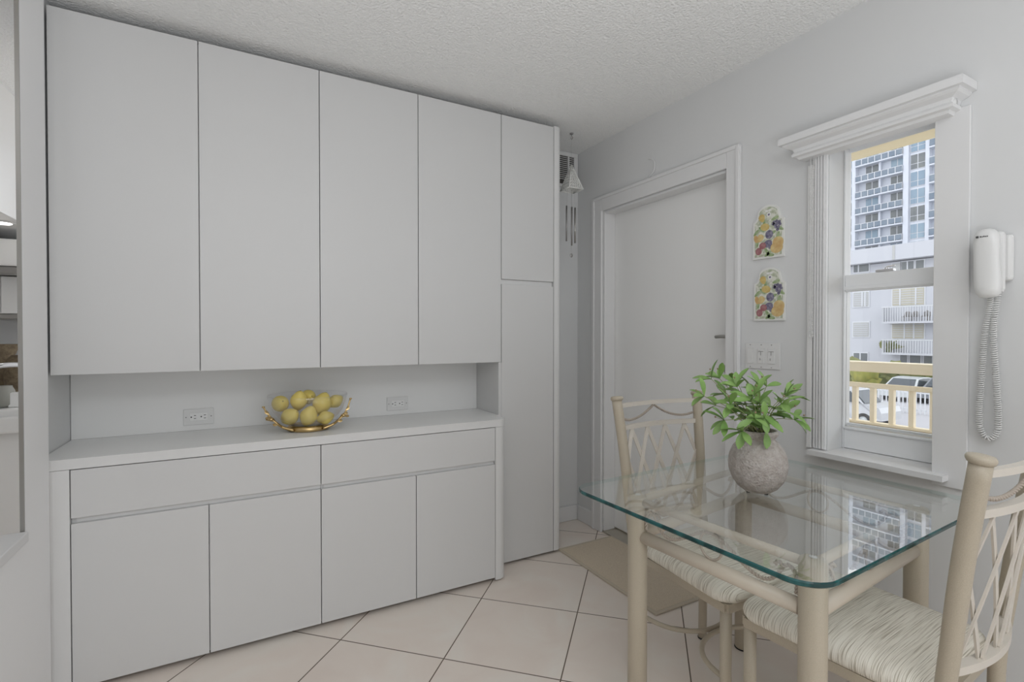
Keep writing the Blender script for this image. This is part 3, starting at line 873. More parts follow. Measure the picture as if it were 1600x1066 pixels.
for dx, dy, z1_, z0_ in ((-0.036, 0.0, 2.035, 1.822), (-0.006, -0.012, 2.022, 1.796), (0.010, 0.010, 2.035, 1.803), (0.024, -0.004, 2.030, 1.815)):
    q = MB().tube([(cx + dx, cy + dy, z0_), (cx + dx, cy + dy, z1_)], 0.0048, n=10)
    q.tube([(cx + dx, cy + dy, z1_), (cx + dx * 0.8, cy + dy * 0.8, zb)], 0.0004, n=4)
    q.build('chime_tube', 'silver_dark' if dx < 0 else 'metal_satin', T)
b = MB().sphere((cx, cy, 1.738), 0.013, 0.8, 0.3, 1.0, n=10, m=8); b.build('pendant', 'silver_dark', T)

b = MB()
hp = smooth_path([(XW - 0.006, 2.10, 2.130), (XW - 0.006, 2.066, 2.138), (XW - 0.006, 2.034, 2.165), (XW - 0.006, 2.030, 2.205), (XW - 0.006, 2.052, 2.232), (XW - 0.006, 2.075, 2.236)])
b.tube(hp, 0.0035, n=8)
tag(b.build('wire_loop', 'trim_paint', origin=(XW - 0.006, 2.06, 2.13)), 'thin white curved wire on the wall above the door casing', 'wire')

# ---------------- rug ----------------
T = thing('door_mat', 'rectangular tan door mat in front of the white door', 'mat', (1.82, 2.0, 0.0))
MB().box(1.640, 2.005, 1.633, 2.372, 0.001, 0.010, 0.002).build('pile', 'rug_beige', T)
b = MB()
b.box(1.622, 1.640, 1.615, 2.390, 0.001, 0.009, 0.002); b.box(2.0051, 2.0180, 1.615, 2.390, 0.001, 0.009, 0.002)
b.box(1.640, 2.005, 1.615, 1.633, 0.001, 0.009, 0.002); b.box(1.640, 2.005, 2.372, 2.390, 0.001, 0.009, 0.002)
tag(b.build('border', 'rug_border', T), 'lighter woven edge')

# ---------------- table ----------------
GT = 0.755
A_, B_, C_, D_ = Vector((1.120, 1.197, 0)), Vector((1.160, 0.664, 0)), Vector((1.780, 0.715, 0)), Vector((1.765, 1.286, 0))
T = thing('dining_table', 'square champagne metal dining table with a clear glass top', 'table', (1.45, 0.97, 0))
ang = R(2.6)
gx, gy, gw, gh, gr = 1.456, 0.968, 0.972, 0.785, 0.075
def rrect(w, h, r, k=8):
    out = []
    for (sx, sy, a0) in ((1, 1, 0), (-1, 1, PI / 2), (-1, -1, PI), (1, -1, 3 * PI / 2)):
        for i in range(k + 1):
            a = a0 + PI / 2 * i / k
            px_, py_ = sx * (w / 2 - r) + r * math.cos(a), sy * (h / 2 - r) + r * math.sin(a)
            out.append((gx + px_ * math.cos(ang) - py_ * math.sin(ang), gy + px_ * math.sin(ang) + py_ * math.cos(ang)))
    return out
o1 = rrect(gw, gh, gr); o2 = rrect(gw - 0.006, gh - 0.006, gr - 0.003); n = len(o1)
g = MB()
zt, zb = GT, GT - 0.0125
rings = [[(p[0], p[1], zt) for p in o2], [(p[0], p[1], zt - 0.003) for p in o1], [(p[0], p[1], zb + 0.003) for p in o1], [(p[0], p[1], zb) for p in o2]]
vs = [v for r_ in rings for v in r_]
fs = [list(range(n)), list(range(4 * n - 1, 3 * n - 1, -1))]
for i in range(3):
    for k in range(n): fs.append([i * n + k, i * n + (k + 1) % n, (i + 1) * n + (k + 1) % n, (i + 1) * n + k])
g.add(vs, fs, False)
g.mi = [0, 0] + [1] * (3 * n)
tag(g.build('glass_top', ['glass_table', 'glass_edge'], T), 'clear glass top with polished green edge')
LR = 0.0305
legs = {}
for nm, P in (('A', A_), ('B', B_), ('C', C_), ('D', D_)):
    q = MB().lathe([(LR - 0.002, 0.004), (LR, 0.008), (LR, GT - 0.026), (LR - 0.004, GT - 0.0185), (0.010, GT - 0.0150)], P.x, P.y, 28)
    lgo = q.build('leg', 'champagne', T)
    f_ = MB().lathe([(LR + 0.001, 0.0005), (LR + 0.001, 0.0038)], P.x, P.y, 24); f_.build('rubber_foot', 'rubber', lgo, local=False)
    c_ = MB().lathe([(0.009, GT - 0.0148), (0.009, GT - 0.0127)], P.x, P.y, 16); c_.build('glass_pad', 'plastic_white', lgo)
ZU, ZL = 0.722, 0.612
def rail(P, Q, lower=True):
    d = (Q - P).normalized()
    a, b_ = P + d * (LR - 0.002), Q - d * (LR - 0.002)
    MB().tube([a + Vector((0, 0, ZL)), b_ + Vector((0, 0, ZL))], 0.0195, n=20).build('lower_rail', 'champagne_light', T)
    MB().tube([a + Vector((0, 0, ZU)), b_ + Vector((0, 0, ZU))], 0.0115, n=16).build('upper_rail', 'champagne_light', T)
    L = (Q - P).length; mid = (P + Q) / 2
    # ring
    rc = mid + Vector((0, 0, 0.671)); rp = []
    for k in range(28):
        t = 2 * PI * k / 28
        rp.append(rc + d * 0.034 * math.cos(t) + Vector((0, 0, 0.0375 * math.sin(t))))
    MB().tube(rp, 0.0035, n=8, closed=True).build('ring', 'rope_metal', T)
    # rope swags with a hooked scroll beside each leg
    for sg in (-1, 1):
        e = d * sg
        def Pn(u, z): return mid + e * (u * L / 2) + Vector((0, 0, z))
        path = smooth_path([Pn(0.0, 0.706), Pn(0.10, 0.700), Pn(0.22, 0.682), Pn(0.38, 0.655), Pn(0.52, 0.642), Pn(0.63, 0.650), Pn(0.70, 0.672), Pn(0.735, 0.692), Pn(0.70, 0.700), Pn(0.665, 0.690)], 8)
        rm = MB(); add_rope(rm, path, 0.0048, 55)
        path = smooth_path([Pn(0.735, 0.690), Pn(0.79, 0.700), Pn(0.84, 0.690), Pn(0.865, 0.665), Pn(0.86, 0.638)], 8)
        add_rope(rm, path, 0.0048, 55)
        rm.build('rope_swag', 'rope_metal', T)
rail(A_, B_); rail(B_, C_); rail(C_, D_); rail(D_, A_)

# ---------------- chairs ----------------
def make_chair(label):
    T = thing('dining_chair', label, 'chair', (0, 0, 0), group='chairs at the glass table')
    FX, FY, BX, BY = 0.195, 0.205, 0.184, -0.222
    for sx in (-1, 1):
        q = MB().tube([(sx * FX, FY, 0.004), (sx * FX, FY, 0.425)], 0.0170, n=16)
        q.sphere((sx * FX, FY, 0.425), 0.017, sz=0.5, n=14, m=8)
        l_ = q.build('front_leg', 'champagne', T, local=True)
        MB().lathe([(0.0175, 0.0005), (0.0175, 0.006)], sx * FX, FY, 14).build('foot_cap', 'rubber', l_, local=True)
        path = smooth_path([(sx * BX, BY - 0.004, 0.004), (sx * BX, BY, 0.25), (sx * BX * 1.0, BY, 0.43), (sx * (BX + 0.006), BY - 0.016, 0.60), (sx * (BX + 0.016), BY - 0.038, 0.80), (sx * (BX + 0.029), BY - 0.066, 1.0)], 6)
        m_ = len(path)
        rr = [0.0165 + 0.0028 * min(1, max(0, (p.z - 0.2) / 0.5)) for p in path]
        p_ = MB().tube(path, rr, n=20)
        l_ = p_.build('back_post', 'champagne', T, local=True)
        MB().lathe([(0.0180, 0.0005), (0.0180, 0.006)], sx * BX, BY - 0.004, 14).build('foot_cap', 'rubber', l_, local=True)
        tx, ty = sx * (BX + 0.029), BY - 0.066
        c_ = MB().lathe([(0.0185, 0.998), (0.0222, 1.001), (0.0244, 1.006), (0.0244, 1.011), (0.0222, 1.0150), (0.012, 1.0170)], tx, ty, 24,
                        fn=lambda p: Vector((p.x, p.y, p.z - (p.y - ty) * -0.12)))
        c_.build('cap', 'champagne', l_, local=True)
    # seat frame
    fr = MB()
    loop = [(-0.204, 0.214), (0.204, 0.214), (0.192, -0.205), (-0.192, -0.205)]
    for i in range(4):
        a, b_ = loop[i], loop[(i + 1) % 4]
        fr.ribbon([(a[0], a[1], 0.437), (b_[0], b_[1], 0.437)], (0, 0, 1), 0.013, 0.009)
    fr.build('seat_frame', 'champagne', T, local=True)
    # cushion
    def outline(k):
        # rounded trapezoid, k scales about the centre
        pts = []; w1, w2, y1, y0 = 0.224, 0.204, 0.234, -0.203
        cs_ = [(w1, y1, 0), (-w1, y1, 1), (-w2, y0, 2), (w2, y0, 3)]
        r = 0.055
        for (x_, y_, q) in cs_:
            rq = r if q < 2 else 0.03
            ccx = x_ - math.copysign(rq, x_); ccy = y_ - math.copysign(rq, y_)
            for i in range(9):
                a = PI / 2 * q + PI / 2 * i / 8
                pts.append((ccx + rq * math.cos(a), ccy + rq * math.sin(a)))
        return pts
    base = outline(1); n_ = len(base)
    # densify straight runs
    den = []
    for i in range(n_):
        a, b_ = base[i], base[(i + 1) % n_]; L = math.dist(a, b_); k = max(1, int(L / 0.03))
        for j in range(k): den.append((a[0] + (b_[0] - a[0]) * j / k, a[1] + (b_[1] - a[1]) * j / k))
    n_ = len(den); cu = MB(); vs = []
    prof = [(0.93, 0.4505), (0.975, 0.452), (0.995, 0.460), (1.0, 0.469), (0.990, 0.479), (0.965, 0.488), (0.925, 0.494), (0.86, 0.499), (0.75, 0.503), (0.6, 0.506), (0.45, 0.508), (0.3, 0.509), (0.15, 0.5095)]
    for (k, z) in prof:
        for p in den: vs.append((p[0] * k, 0.02 + (p[1] - 0.02) * k, z))
    fs = []
    for i in range(len(prof) - 1):
        for k in range(n_): fs.append([i * n_ + k, i * n_ + (k + 1) % n_, (i + 1) * n_ + (k + 1) % n_, (i + 1) * n_ + k])
    fs.append(list(range(n_ - 1, -1, -1))); fs.append([(len(prof) - 1) * n_ + k for k in range(n_)])
    cu.add(vs, fs, True)
    cu.build('seat_cushion', 'seat_fabric', T, local=True)
    # backrest
    def post(sx, z):
        t = max(0, (z - 0.43) / 0.57); return (sx * (BX + 0.029 * t ** 1.3), BY - 0.066 * (t ** 1.25))
    def bow(u, z, amt=0.034):
        x1, y1 = post(1, z)
        return Vector((u * x1, y1 - amt * (1 - u * u), z))
    N_ = 18
    def hbar(z, hh, dd, name):
        pts = [bow(-0.92 + 1.84 * i / N_, z) for i in range(N_ + 1)]
        MB().ribbon(pts, (0, 0, 1), hh, dd).build(name, 'lattice_paint', T, local=True)
    hbar(0.978, 0.0075, 0.009, 'top_rail'); hbar(0.893, 0.0085, 0.009, 'middle_rail'); hbar(0.545, 0.0085, 0.011, 'bottom_rail')
    # swagged rope
    for sg in (-1, 1):
        pts = [bow(sg * 0.01, 0.966), bow(sg * 0.14, 0.950), bow(sg * 0.32, 0.932), bow(sg * 0.52, 0.921), bow(sg * 0.72, 0.919), bow(sg * 0.90, 0.927)]
        rm = MB(); add_rope(rm, smooth_path(pts, 8), 0.0047, 55); rm.build('rope_swag', 'rope_metal', T, local=True)
    # lattice of crossing flat strips
    zt, zb = 0.886, 0.552
    per = 0.455; hz = 0.1137      # spacing in u, height of half a diamond
    la = MB()
    for fam in (1, -1):
        for k in range(-6, 9):
            ut = -0.92 + per / 2 + (k - 1) * per
            pts = []
            steps = 24; prev = None
            for i in range(steps + 1):
                z = zt + (zb - zt) * i / steps
                u = ut + fam * (zt - z) / hz * per / 2
                if abs(u) <= 0.93:
                    pt = bow(u, z); pt.y += 0.0022 * fam; pts.append(pt)
            if len(pts) >= 2: la.ribbon(pts, (0.0001, 0, 0) if False else (1, 0, 0), 0.0082, 0.0022)
    la.build('lattice', 'lattice_paint', T, local=True)
    # two bowed stretchers touching in the middle
    for (y_, sg, nm) in ((FY, -1, 'stretcher'), (BY, 1, 'stretcher')):
        wx = FX if y_ > 0 else BX
        pts = []
        for i in range(25):
            t = PI * i / 24
            pts.append((-(wx - 0.013) * math.cos(t), y_ + sg * 0.010 + sg * (abs(y_) - 0.010 - 0.0085 * 1.1) * math.sin(t) ** 0.8, 0.205))
        MB().tube(pts, 0.0082, n=10).build(nm, 'champagne', T, local=True)
    return T
ch1 = make_chair('champagne metal dining chair on the door side, far side of the glass table')
ch2 = copy_tree(ch1)
ch2['label'] = 'champagne metal dining chair on the near right side of the glass table'
ch1.location = (1.482, 1.188, 0); ch1.rotation_euler = (0, 0, R(178.0))
ch2.location = (1.478, 0.710, 0); ch2.rotation_euler = (0, 0, R(3.5))

# ---------------- vase with foliage ----------------
VX, VY = 1.437, 0.998
T = thing('vase', 'round rough stone-grey vase standing on the glass table', 'vase', (VX, VY, GT + 0.001))
pr = [(0.030, 0.000), (0.040, 0.003), (0.058, 0.016), (0.074, 0.038), (0.084, 0.066), (0.0865, 0.090), (0.083, 0.116), (0.073, 0.140), (0.058, 0.158), (0.051, 0.165), (0.049, 0.170), (0.053, 0.175), (0.058, 0.182), (0.0585, 0.191), (0.055, 0.196), (0.047, 0.195), (0.043, 0.185), (0.040, 0.172), (0.030, 0.165)]
MB().lathe([(r_, z + GT + 0.0035) for r_, z in pr], VX, VY, 40, cap1=True).build('body', 'vase_stone', T)
for a in (0.6, 2.7, 4.7):
    MB().lathe([(0.006, GT + 0.001), (0.006, GT + 0.0045)], VX + 0.03 * math.cos(a), VY + 0.03 * math.sin(a), 8).build('felt_pad', 'rubber', T)
MB().lathe([(0.0425, GT + 0.1905), (0.030, GT + 0.194), (0.01, GT + 0.1935)], VX, VY, 20).build('moss', 'soil', T)

random.seed(11)
T = thing('branch_bouquet', 'bunch of bright green leafy stems standing in the vase', 'plant', (VX, VY, GT + 0.19))
rgt = Vector((math.cos(R(28.833)), -math.sin(R(28.833)), 0)); fwd = Vector((math.sin(R(28.833)), math.cos(R(28.833)), 0))
stems, leaves, buds = MB(), MB(), MB()
def leaf(mb, p, d, nrm, L, Wd):
    d = d.normalized(); s_ = d.cross(nrm).normalized(); u = s_.cross(d).normalized()
    rows = 7; vs = []
    for i in range(rows + 1):
        t = i / rows
        w_ = Wd * (0.12, 0.42, 0.72, 0.95, 1.08, 1.05, 0.78, 0.18)[i]
        c_ = p + d * L * t - u * (L * 0.22 * t * t)
        vs += [c_ - s_ * w_ + u * w_ * 0.35, c_ - u * 0.0, c_ + s_ * w_ + u * w_ * 0.35]
    vs += [v - u * 0.0006 for v in vs]
    m_ = (rows + 1) * 3; fs = []
    for i in range(rows):
        for j in (0, 1):
            a = i * 3 + j
            fs.append([a, a + 1, a + 4, a + 3]); fs.append([m_ + a, m_ + a + 3, m_ + a + 4, m_ + a + 1])
    mb.add(vs, fs, True)
tips = [(1086, 606, -.03), (1112, 578, .01), (1128, 620, -.05), (1134, 578, .03), (1124, 650, -.03), (1143, 664, -.07), (1150, 610, .04),
        (1158, 592, .0), (1176, 586, .05), (1170, 612, -.04), (1196, 590, -.01), (1206, 604, .05), (1222, 592, .02), (1240, 606, -.03), (1256, 612, .02),
        (1258, 650, -.02), (1246, 636, .06), (1224, 630, -.06), (1210, 655, .05), (1183, 640, -.07), (1196, 625, .0), (1160, 640, -.08), (1212, 616, -.07), (1140, 634, .07), (1184, 606, -.02)]
base0 = Vector((VX, VY, GT + 0.192))
for (px_, py_, dp_) in tips:
    r_ = (px_ - 1181) / 495.0 * 0.82 - 0.028; h_ = (1.253 - (py_ - 524) / 495.0 - base0.z) * 0.84
    tip = base0 + rgt * r_ + fwd * dp_ * 1.3 + Vector((0, 0, h_))
    st = base0 + rgt * (r_ * 0.12 + random.uniform(-.012, .012)) + fwd * (dp_ * 0.3 + random.uniform(-.01, .01))
    if (st - base0).length > 0.024: st = base0 + (st - base0) * (0.024 / (st - base0).length)
    mid1 = st.lerp(tip, 0.45) + Vector((0, 0, 0.022))
    path = smooth_path([st, mid1, tip], 6)
    stems.tube(path, [0.0018 - 0.0009 * i / (len(path) - 1) for i in range(len(path))], n=5)
    dirv = (path[-1] - path[-3]).normalized()
    nl = random.choice((3, 4, 5))
    for k in range(nl):
        a = 2 * PI * k / nl + random.uniform(0, 1)
        side = dirv.orthogonal().normalized(); side = (Matrix.Rotation(a, 3, dirv) @ side)
        d_ = (dirv * random.uniform(.5, 1.0) + side * random.uniform(.6, 1.0) + Vector((0, 0, 0.1))).normalized()
        nr = (Vector((0, 0, 1)) - fwd * random.uniform(-.2, .9) + rgt * random.uniform(-.4, .4)).normalized()
        leaf(leaves, path[-1], d_, nr, random.uniform(.046, .068), random.uniform(.0085, .0112))
    for q in (0.35, 0.55, 0.75):
        if random.random() < 0.62 and h_ > 0.02:
            i = int(q * (len(path) - 1)); p = path[i]
            a = random.uniform(0, 2 * PI)
            d_ = Vector((math.cos(a), math.sin(a), random.uniform(-.1, .6))).normalized()
            leaf(leaves, p, d_, (Vector((0, 0, 1)) - fwd * random.uniform(0, .8)).normalized(), random.uniform(.045, .060), random.uniform(.0095, .0125))
    if random.random() < 0.7:
        e_ = path[-1] + (dirv + Vector((0, 0, .6)) + rgt * random.uniform(-.6, .6)).normalized() * 0.032
        stems.tube([path[-1], e_], 0.0006, n=4); MB().sphere(e_, 0.0030, n=6, m=5).build('bud', 'bud_brown', T)
# one leaf falls over the rim
leaf(leaves, base0 + rgt * -0.006 - fwd * 0.062 + Vector((0, 0, 0.012)), Vector((0, 0, -1)) - fwd * 0.62 - rgt * 0.15, (-fwd + Vector((0, 0, .3))).normalized(), 0.050, 0.0105)
stems.build('stems', 'stem_green', T); leaves.build('leaves', 'leaf_green', T)

# ---------------- bowl of lemons ----------------
BX_, BY_, BZ = 0.277, 2.432, 0.8237
T = thing('glass_bowl', 'clear glass bowl with a brass foot and twig handles on the counter', 'bowl', (BX_, BY_, BZ))
pr_o = [(0.020, 0.024), (0.070, 0.025), (0.105, 0.040), (0.135, 0.062), (0.155, 0.092), (0.166, 0.125), (0.170, 0.158)]
pr_i = [(r_ - 0.0035, z + 0.003) for r_, z in pr_o]
pr_i[-1] = (0.1668, 0.158)
prof = pr_o + [(0.1685, 0.1595)] + pr_i[::-1]
MB().lathe([(r_, z + BZ) for r_, z in prof], BX_, BY_, 48).build('bowl_body', 'glass_bowl', T)
rm = []
for k in range(48):
    a = 2 * PI * k / 48; rm.append((BX_ + 0.1685 * math.cos(a), BY_ + 0.1685 * math.sin(a), BZ + 0.1595))
MB().tube(rm, 0.0017, n=6, closed=True).build('rim', 'glass_bowl', T)
MB().lathe([(0.086, BZ + 0.0005), (0.090, BZ + 0.003), (0.087, BZ + 0.016), (0.082, BZ + 0.0235), (0.070, BZ + 0.0238), (0.078, BZ + 0.012), (0.078, BZ + 0.0005)], BX_, BY_, 40, closed=True).build('brass_foot', 'brass', T)
def twig(sg):
    b = MB()
    def Q(u, f, z): return Vector((BX_, BY_, BZ)) + rg2 * u + fw2 * f + Vector((0, 0, z))
    p = smooth_path([Q(sg * 0.060, -0.070, 0.010), Q(sg * 0.105, -0.062, 0.026), Q(sg * 0.137, -0.050, 0.052), Q(sg * 0.163, -0.040, 0.082), Q(sg * 0.181, -0.030, 0.112 if sg < 0 else 0.132)], 6)
    b.tube(p, [0.0065 - 0.003 * i / (len(p) - 1) for i in range(len(p))], n=8)
    p = smooth_path([Q(sg * 0.105, -0.062, 0.026), Q(sg * 0.125, -0.080, 0.045), Q(sg * 0.148, -0.075, 0.066)], 5)
    b.tube(p, 0.0035, n=6)
    for (u, f, z, r_) in ((0.148, -0.080, 0.066, .010), (0.166, -0.040, 0.066 if sg < 0 else .055, .009), (0.182, -0.030, 0.114 if sg < 0 else .134, .007)):
        b.sphere(Q(sg * u, f, z), r_, 1, 0.7, 0.6, n=10, m=6)
    p = smooth_path([Q(sg * 0.137, -0.050, 0.052), Q(sg * 0.155, -0.055, 0.058), Q(sg * 0.170, -0.045, 0.060)], 4)
    b.tube(p, 0.003, n=6)
    for k in range(4):
        leaf(b, Q(sg * (0.120 + 0.012 * k), -0.065, 0.038 + 0.016 * k), rg2 * sg + Vector((0, 0, .8 if k % 2 else .1)), -fw2, 0.024, 0.006)
    b.build('twig_handle', 'brass', T)
ya_ = math.atan2(BX_, BY_)
rg2 = Vector((math.cos(ya_), -math.sin(ya_), 0)); fw2 = Vector((math.sin(ya_), math.cos(ya_), 0))
twig(-1); twig(1)
# lemons, each one a thing
def lemon_mesh():
    def fn(d):
        z = d.z
        t = abs(z) / 0.042
        k = 1.0 - 0.12 * t
        return Vector((d.x * k, d.y * k, z + math.copysign(0.006 * max(0, t - 0.72) / 0.28, z)))
    b = MB().sphere((0, 0, 0), 0.0375, 1, 1, 1.12, n=24, m=16, fn=fn)
    return b
lem = None
# u right, f away, z up inside the bowl ; rotations
LS = [(-0.116, 0.000, 0.122, 70, 10, 'yellow lemon highest at the left side of the bowl', .98),
      (-0.076, -0.044, 0.068, 60, 40, 'yellow lemon low at the left front of the bowl', .98),
      (0.001, -0.062, 0.068, 20, 60, 'yellow lemon low in the middle front of the bowl', 1.0),
      (-0.040, -0.004, 0.132, 15, 30, 'yellow lemon on top, left of the middle of the bowl', .98),
      (0.000, 0.062, 0.140, 80, 15, 'yellow lemon on top at the back of the bowl', .9),
      (0.058, -0.004, 0.114, 25, 120, 'largest yellow lemon, on top right of the middle', 1.12),
      (0.071, -0.060, 0.057, 75, 80, 'yellow lemon deep at the right front of the bowl, mostly behind the brass twig', .8),
      (0.118, 0.040, 0.116, 60, 100, 'yellow lemon at the right side of the bowl', .82)]
for (u, f, z, ra, rb_, lab, s_) in LS:
    if lem is None:
        lem = lemon_mesh().build('lemon', 'lemon_skin', local=True)
        tp = MB().sphere((0, 0, 0.0475), 0.0036, sz=0.5, n=8, m=5).build('stem_end', 'lemon_tip', lem, local=True)
        o = lem
    else:
        o = lem.copy(); col.objects.link(o)
        t2 = tp.copy(); t2.parent = o; col.objects.link(t2)
    p = Vector((BX_, BY_, BZ)) + rg2 * u + fw2 * f + Vector((0, 0, z))
    o.location = p; o.rotation_euler = (R(ra), 0, R(rb_)); o.scale = (s_, s_, s_)
    tag(o, lab, 'lemon', 'lemons in the glass bowl')

# ---------------- kitchen behind the opening ----------------
KY = 4.30
struct(MB().box(-4.0, -0.665, KY, KY + 0.1, 0, CZ), 'wall_kitchen', 'wall_paint', 'white kitchen wall seen through the opening at the left', 'wall')
KX = -1.255
def q(px, py, Y): return aty(px, py, Y)
c1 = q(15, 432, 3.9); c0 = q(15, 490, 3.9)
T = thing('kitchen_cabinet', 'white kitchen wall cabinet seen through the opening at the left', 'cabinet', (-1.4, 3.9, c0.z))
MB().box(-2.0, -0.80, 3.92, KY - 0.001, c0.z, c1.z + 0.001).build('body', 'kitchen_white', T)
MB().box(-2.0, -1.20, 3.90, 3.919, c0.z, c1.z, 0.003).build('door', 'kitchen_white', T)
MB().box(-1.19, -0.80, 3.90, 3.919, c0.z, c1.z, 0.003).build('door', 'kitchen_white', T)
MB().box(-2.0, -0.80, 3.93, KY - 0.002, c0.z - 0.03, c0.z - 0.001, 0.003).build('underside_strip', 'metal_satin', T)  # grey metal strip along the underside of the cabinet
s1 = q(15, 373, 3.75)
T = tag(MB().box(-2.0, -0.78, 3.75, KY - 0.001, c1.z + 0.045, s1.z, 0.01).build('range_hood', 'kitchen_white', origin=(-1.4, 3.75, c1.z)), 'white boxed hood over the kitchen cabinet in the opening', 'hood')
tag(MB().box(-2.0, -0.78, 3.76, KY - 0.001, c1.z + 0.004, c1.z + 0.042, 0.004).build('hood_shadow_bar', 'silver_dark', origin=(-1.4, 3.75, c1.z)), 'dark bar standing in for the shadow under the white hood', 'shadow bar')  # the hood's shadow is put in as a dark bar
# counter with sink
k0 = q(15, 640, 3.45)
T = thing('kitchen_counter', 'white kitchen counter seen through the opening at the left', 'counter', (-1.4, 3.45, 0))
MB().box(-2.0, -0.80, 3.45, KY - 0.001, k0.z - 0.055, k0.z, 0.01).build('top', 'kitchen_white', T)
MB().box(-2.0, -0.80, 3.42, 3.449, k0.z - 0.12, k0.z - 0.035, 0.01).build('front_lip', 'kitchen_white', T)
MB().box(-2.0, -0.80, 3.50, KY - 0.002, 0.001, k0.z - 0.056, 0.002).build('body', 'kitchen_white', T)
def vaso(px, pytop, pybot, Y, r_, m_, name, lab, cat, prof):
    t_ = q(px, pytop, Y); z0_ = k0.z + 0.001
    H_ = t_.z - z0_
    b_ = MB().lathe([(r_ * a, z0_ + H_ * h) for a, h in prof], t_.x, Y, 24)
    return tag(b_.build(name, m_, origin=(t_.x, Y, z0_)), lab, cat)
vaso(0, 538, 600, 3.93, 0.10, 'basket_brown', 'basket', 'brown woven basket standing leftmost on the kitchen counter', 'basket', [(0.55, 0), (0.95, .3), (1, .5), (.6, .62), (.5, .7), (.85, 1), (.75, 1), (.4, .7)])
vaso(15, 562, 620, 4.16, 0.11, 'jar_dark', 'dark_jar', 'dark round jar behind the basket in the kitchen opening', 'jar', [(0.5, 0), (0.95, .3), (1, .6), (.7, .9), (.5, 1), (.4, 1)])
vaso(31, 555, 600, 3.80, 0.07, 'basket_brown', 'wooden_bowl', 'rounded tan bowl beside the faucet in the kitchen opening', 'bowl', [(0.5, 0), (0.9, .3), (1, .6), (.8, .9), (.5, 1.0)])
vaso(3, 603, 640, 3.56, 0.05, 'jar_grey', 'glass_jar', 'grey glass jar in front of the basket on the kitchen counter', 'jar', [(0.7, 0), (1, .15), (1, .75), (.8, .95), (.8, 1)])
cz_ = q(25, 613, 3.55)
tag(MB().box(cz_.x - 0.028, cz_.x + 0.02, 3.53, 3.58, k0.z + 0.001, cz_.z, 0.006).build('soap_holder', 'kitchen_white', origin=(cz_.x, 3.55, k0.z)), 'small white square soap holder under the faucet', 'soap holder')
f0 = q(31, 600, 3.48)
b = MB(); fx_ = -0.985
b.tube(smooth_path([(fx_, 3.62, k0.z + 0.001), (fx_, 3.62, k0.z + 0.16), (fx_ - 0.03, 3.60, k0.z + 0.215), (fx_ - 0.10, 3.56, k0.z + 0.22), (fx_ - 0.17, 3.53, k0.z + 0.195), (fx_ - 0.19, 3.52, k0.z + 0.16)]), 0.014, n=12)
tag(b.build('faucet', 'chrome', origin=(fx_, 3.62, k0.z)), 'chrome arched kitchen faucet seen through the opening', 'faucet')
ze = q(15, 337, 3.37).z
tag(MB().box(-3.0, -1.0, 2.45, KY - 0.001, ze, CZ - 0.001).build('ceiling_bulkhead', 'kitchen_white', origin=(-2.0, 3.4, ze)), 'boxed white bulkhead under the kitchen ceiling in the opening', 'bulkhead')
rr_ = ray(3, 347); tt = (ze - CAMZ) / rr_.z; sx_, sy_ = rr_.x * tt, rr_.y * tt
T = thing('recessed_light', 'small round recessed light in the underside of the kitchen bulkhead', 'ceiling light', (sx_, sy_, ze - 0.001))
MB().lathe([(0.050, ze - 0.006), (0.055, ze - 0.001)], sx_, sy_, 24).build('ring', 'plastic_white', T)
MB().lathe([(0.036, ze - 0.009), (0.040, ze - 0.0065)], sx_, sy_, 24).build('lens', 'lamp_lens', T)

# ---------------- outside ----------------
# gallery slab, parapet railing and soffit
XR = 3.20
struct(MB().box(XW + WT + 0.011, XR + 0.12, -3, 8, -0.15, 0.0), 'trim_10', 'curb_tan', 'tan gallery floor outside the window', 'gallery floor')
struct(MB().box(XW + WT + 0.001, XR + 0.15, -3, 8, 2.335, 2.55), 'trim_11', 'cream_soffit', 'cream yellow gallery soffit above the window outside', 'soffit')
struct(MB().box(XR - 0.05, XR + 0.10, -3, 8, 0.001, 0.735), 'trim_12', 'curb_tan', 'low tan parapet under the gallery railing', 'parapet')
T = thing('gallery_railing', 'cream painted railing outside the window with a wide top rail', 'railing', (XR, 1.4, 0.736))
MB().box(XR - 0.03, XR + 0.09, -3, 8, 1.040, 1.098, 0.004).build('top_rail', 'cream_paint', T)
MB().box(XR - 0.02, XR + 0.03, -3, 8, 0.948, 0.974, 0.003).build('middle_rail', 'cream_paint', T)
MB().box(XR - 0.02, XR + 0.03, -3, 8, 0.736, 0.752, 0.003).build('bottom_rail', 'cream_paint', T)
for i in range(-9, 14):
    yc = 1.594 - i * 0.0945
    MB().box(XR - 0.012, XR + 0.018, yc - 0.012, yc + 0.012, 0.7521, 0.9479, 0.002).build('baluster', 'cream_paint', T)
for yc in (-1.0, 0.2, 2.9, 4.5):
    MB().box(XR + 0.01, XR + 0.06, yc - 0.025, yc + 0.025, 0.9741, 1.0399, 0.002).build('post', 'cream_paint', T)

GZ = -3.0
struct(MB().box(XR + 0.3, 160, -40, 140, GZ - 0.2, GZ), 'ground', 'asphalt', 'light grey parking lot and street below the window', 'ground')
# picket fence
XF = 32.0
T = thing('picket_fence', 'white metal picket fence across the parking lot', 'fence', (XF, 14.5, GZ))
y0, y1 = atx(1470, 600, XF).y, atx(1300, 600, XF).y
MB().box(XF - 0.03, XF + 0.03, y0, y1, GZ + 1.10, GZ + 1.17).build('rail', 'fence_white', T)
MB().box(XF - 0.03, XF + 0.03, y0, y1, GZ + 0.18, GZ + 0.25).build('rail', 'fence_white', T)
yy = y0 + 0.05; k = 0
while yy < y1:
    big = (k % 9 == 0)
    hw = 0.06 if big else 0.028
    MB().box(XF - 0.065, XF - 0.031, yy - hw, yy + hw, GZ, GZ + (1.35 if big else 1.28)).build('picket', 'fence_white', T)
    yy += 0.20; k += 1
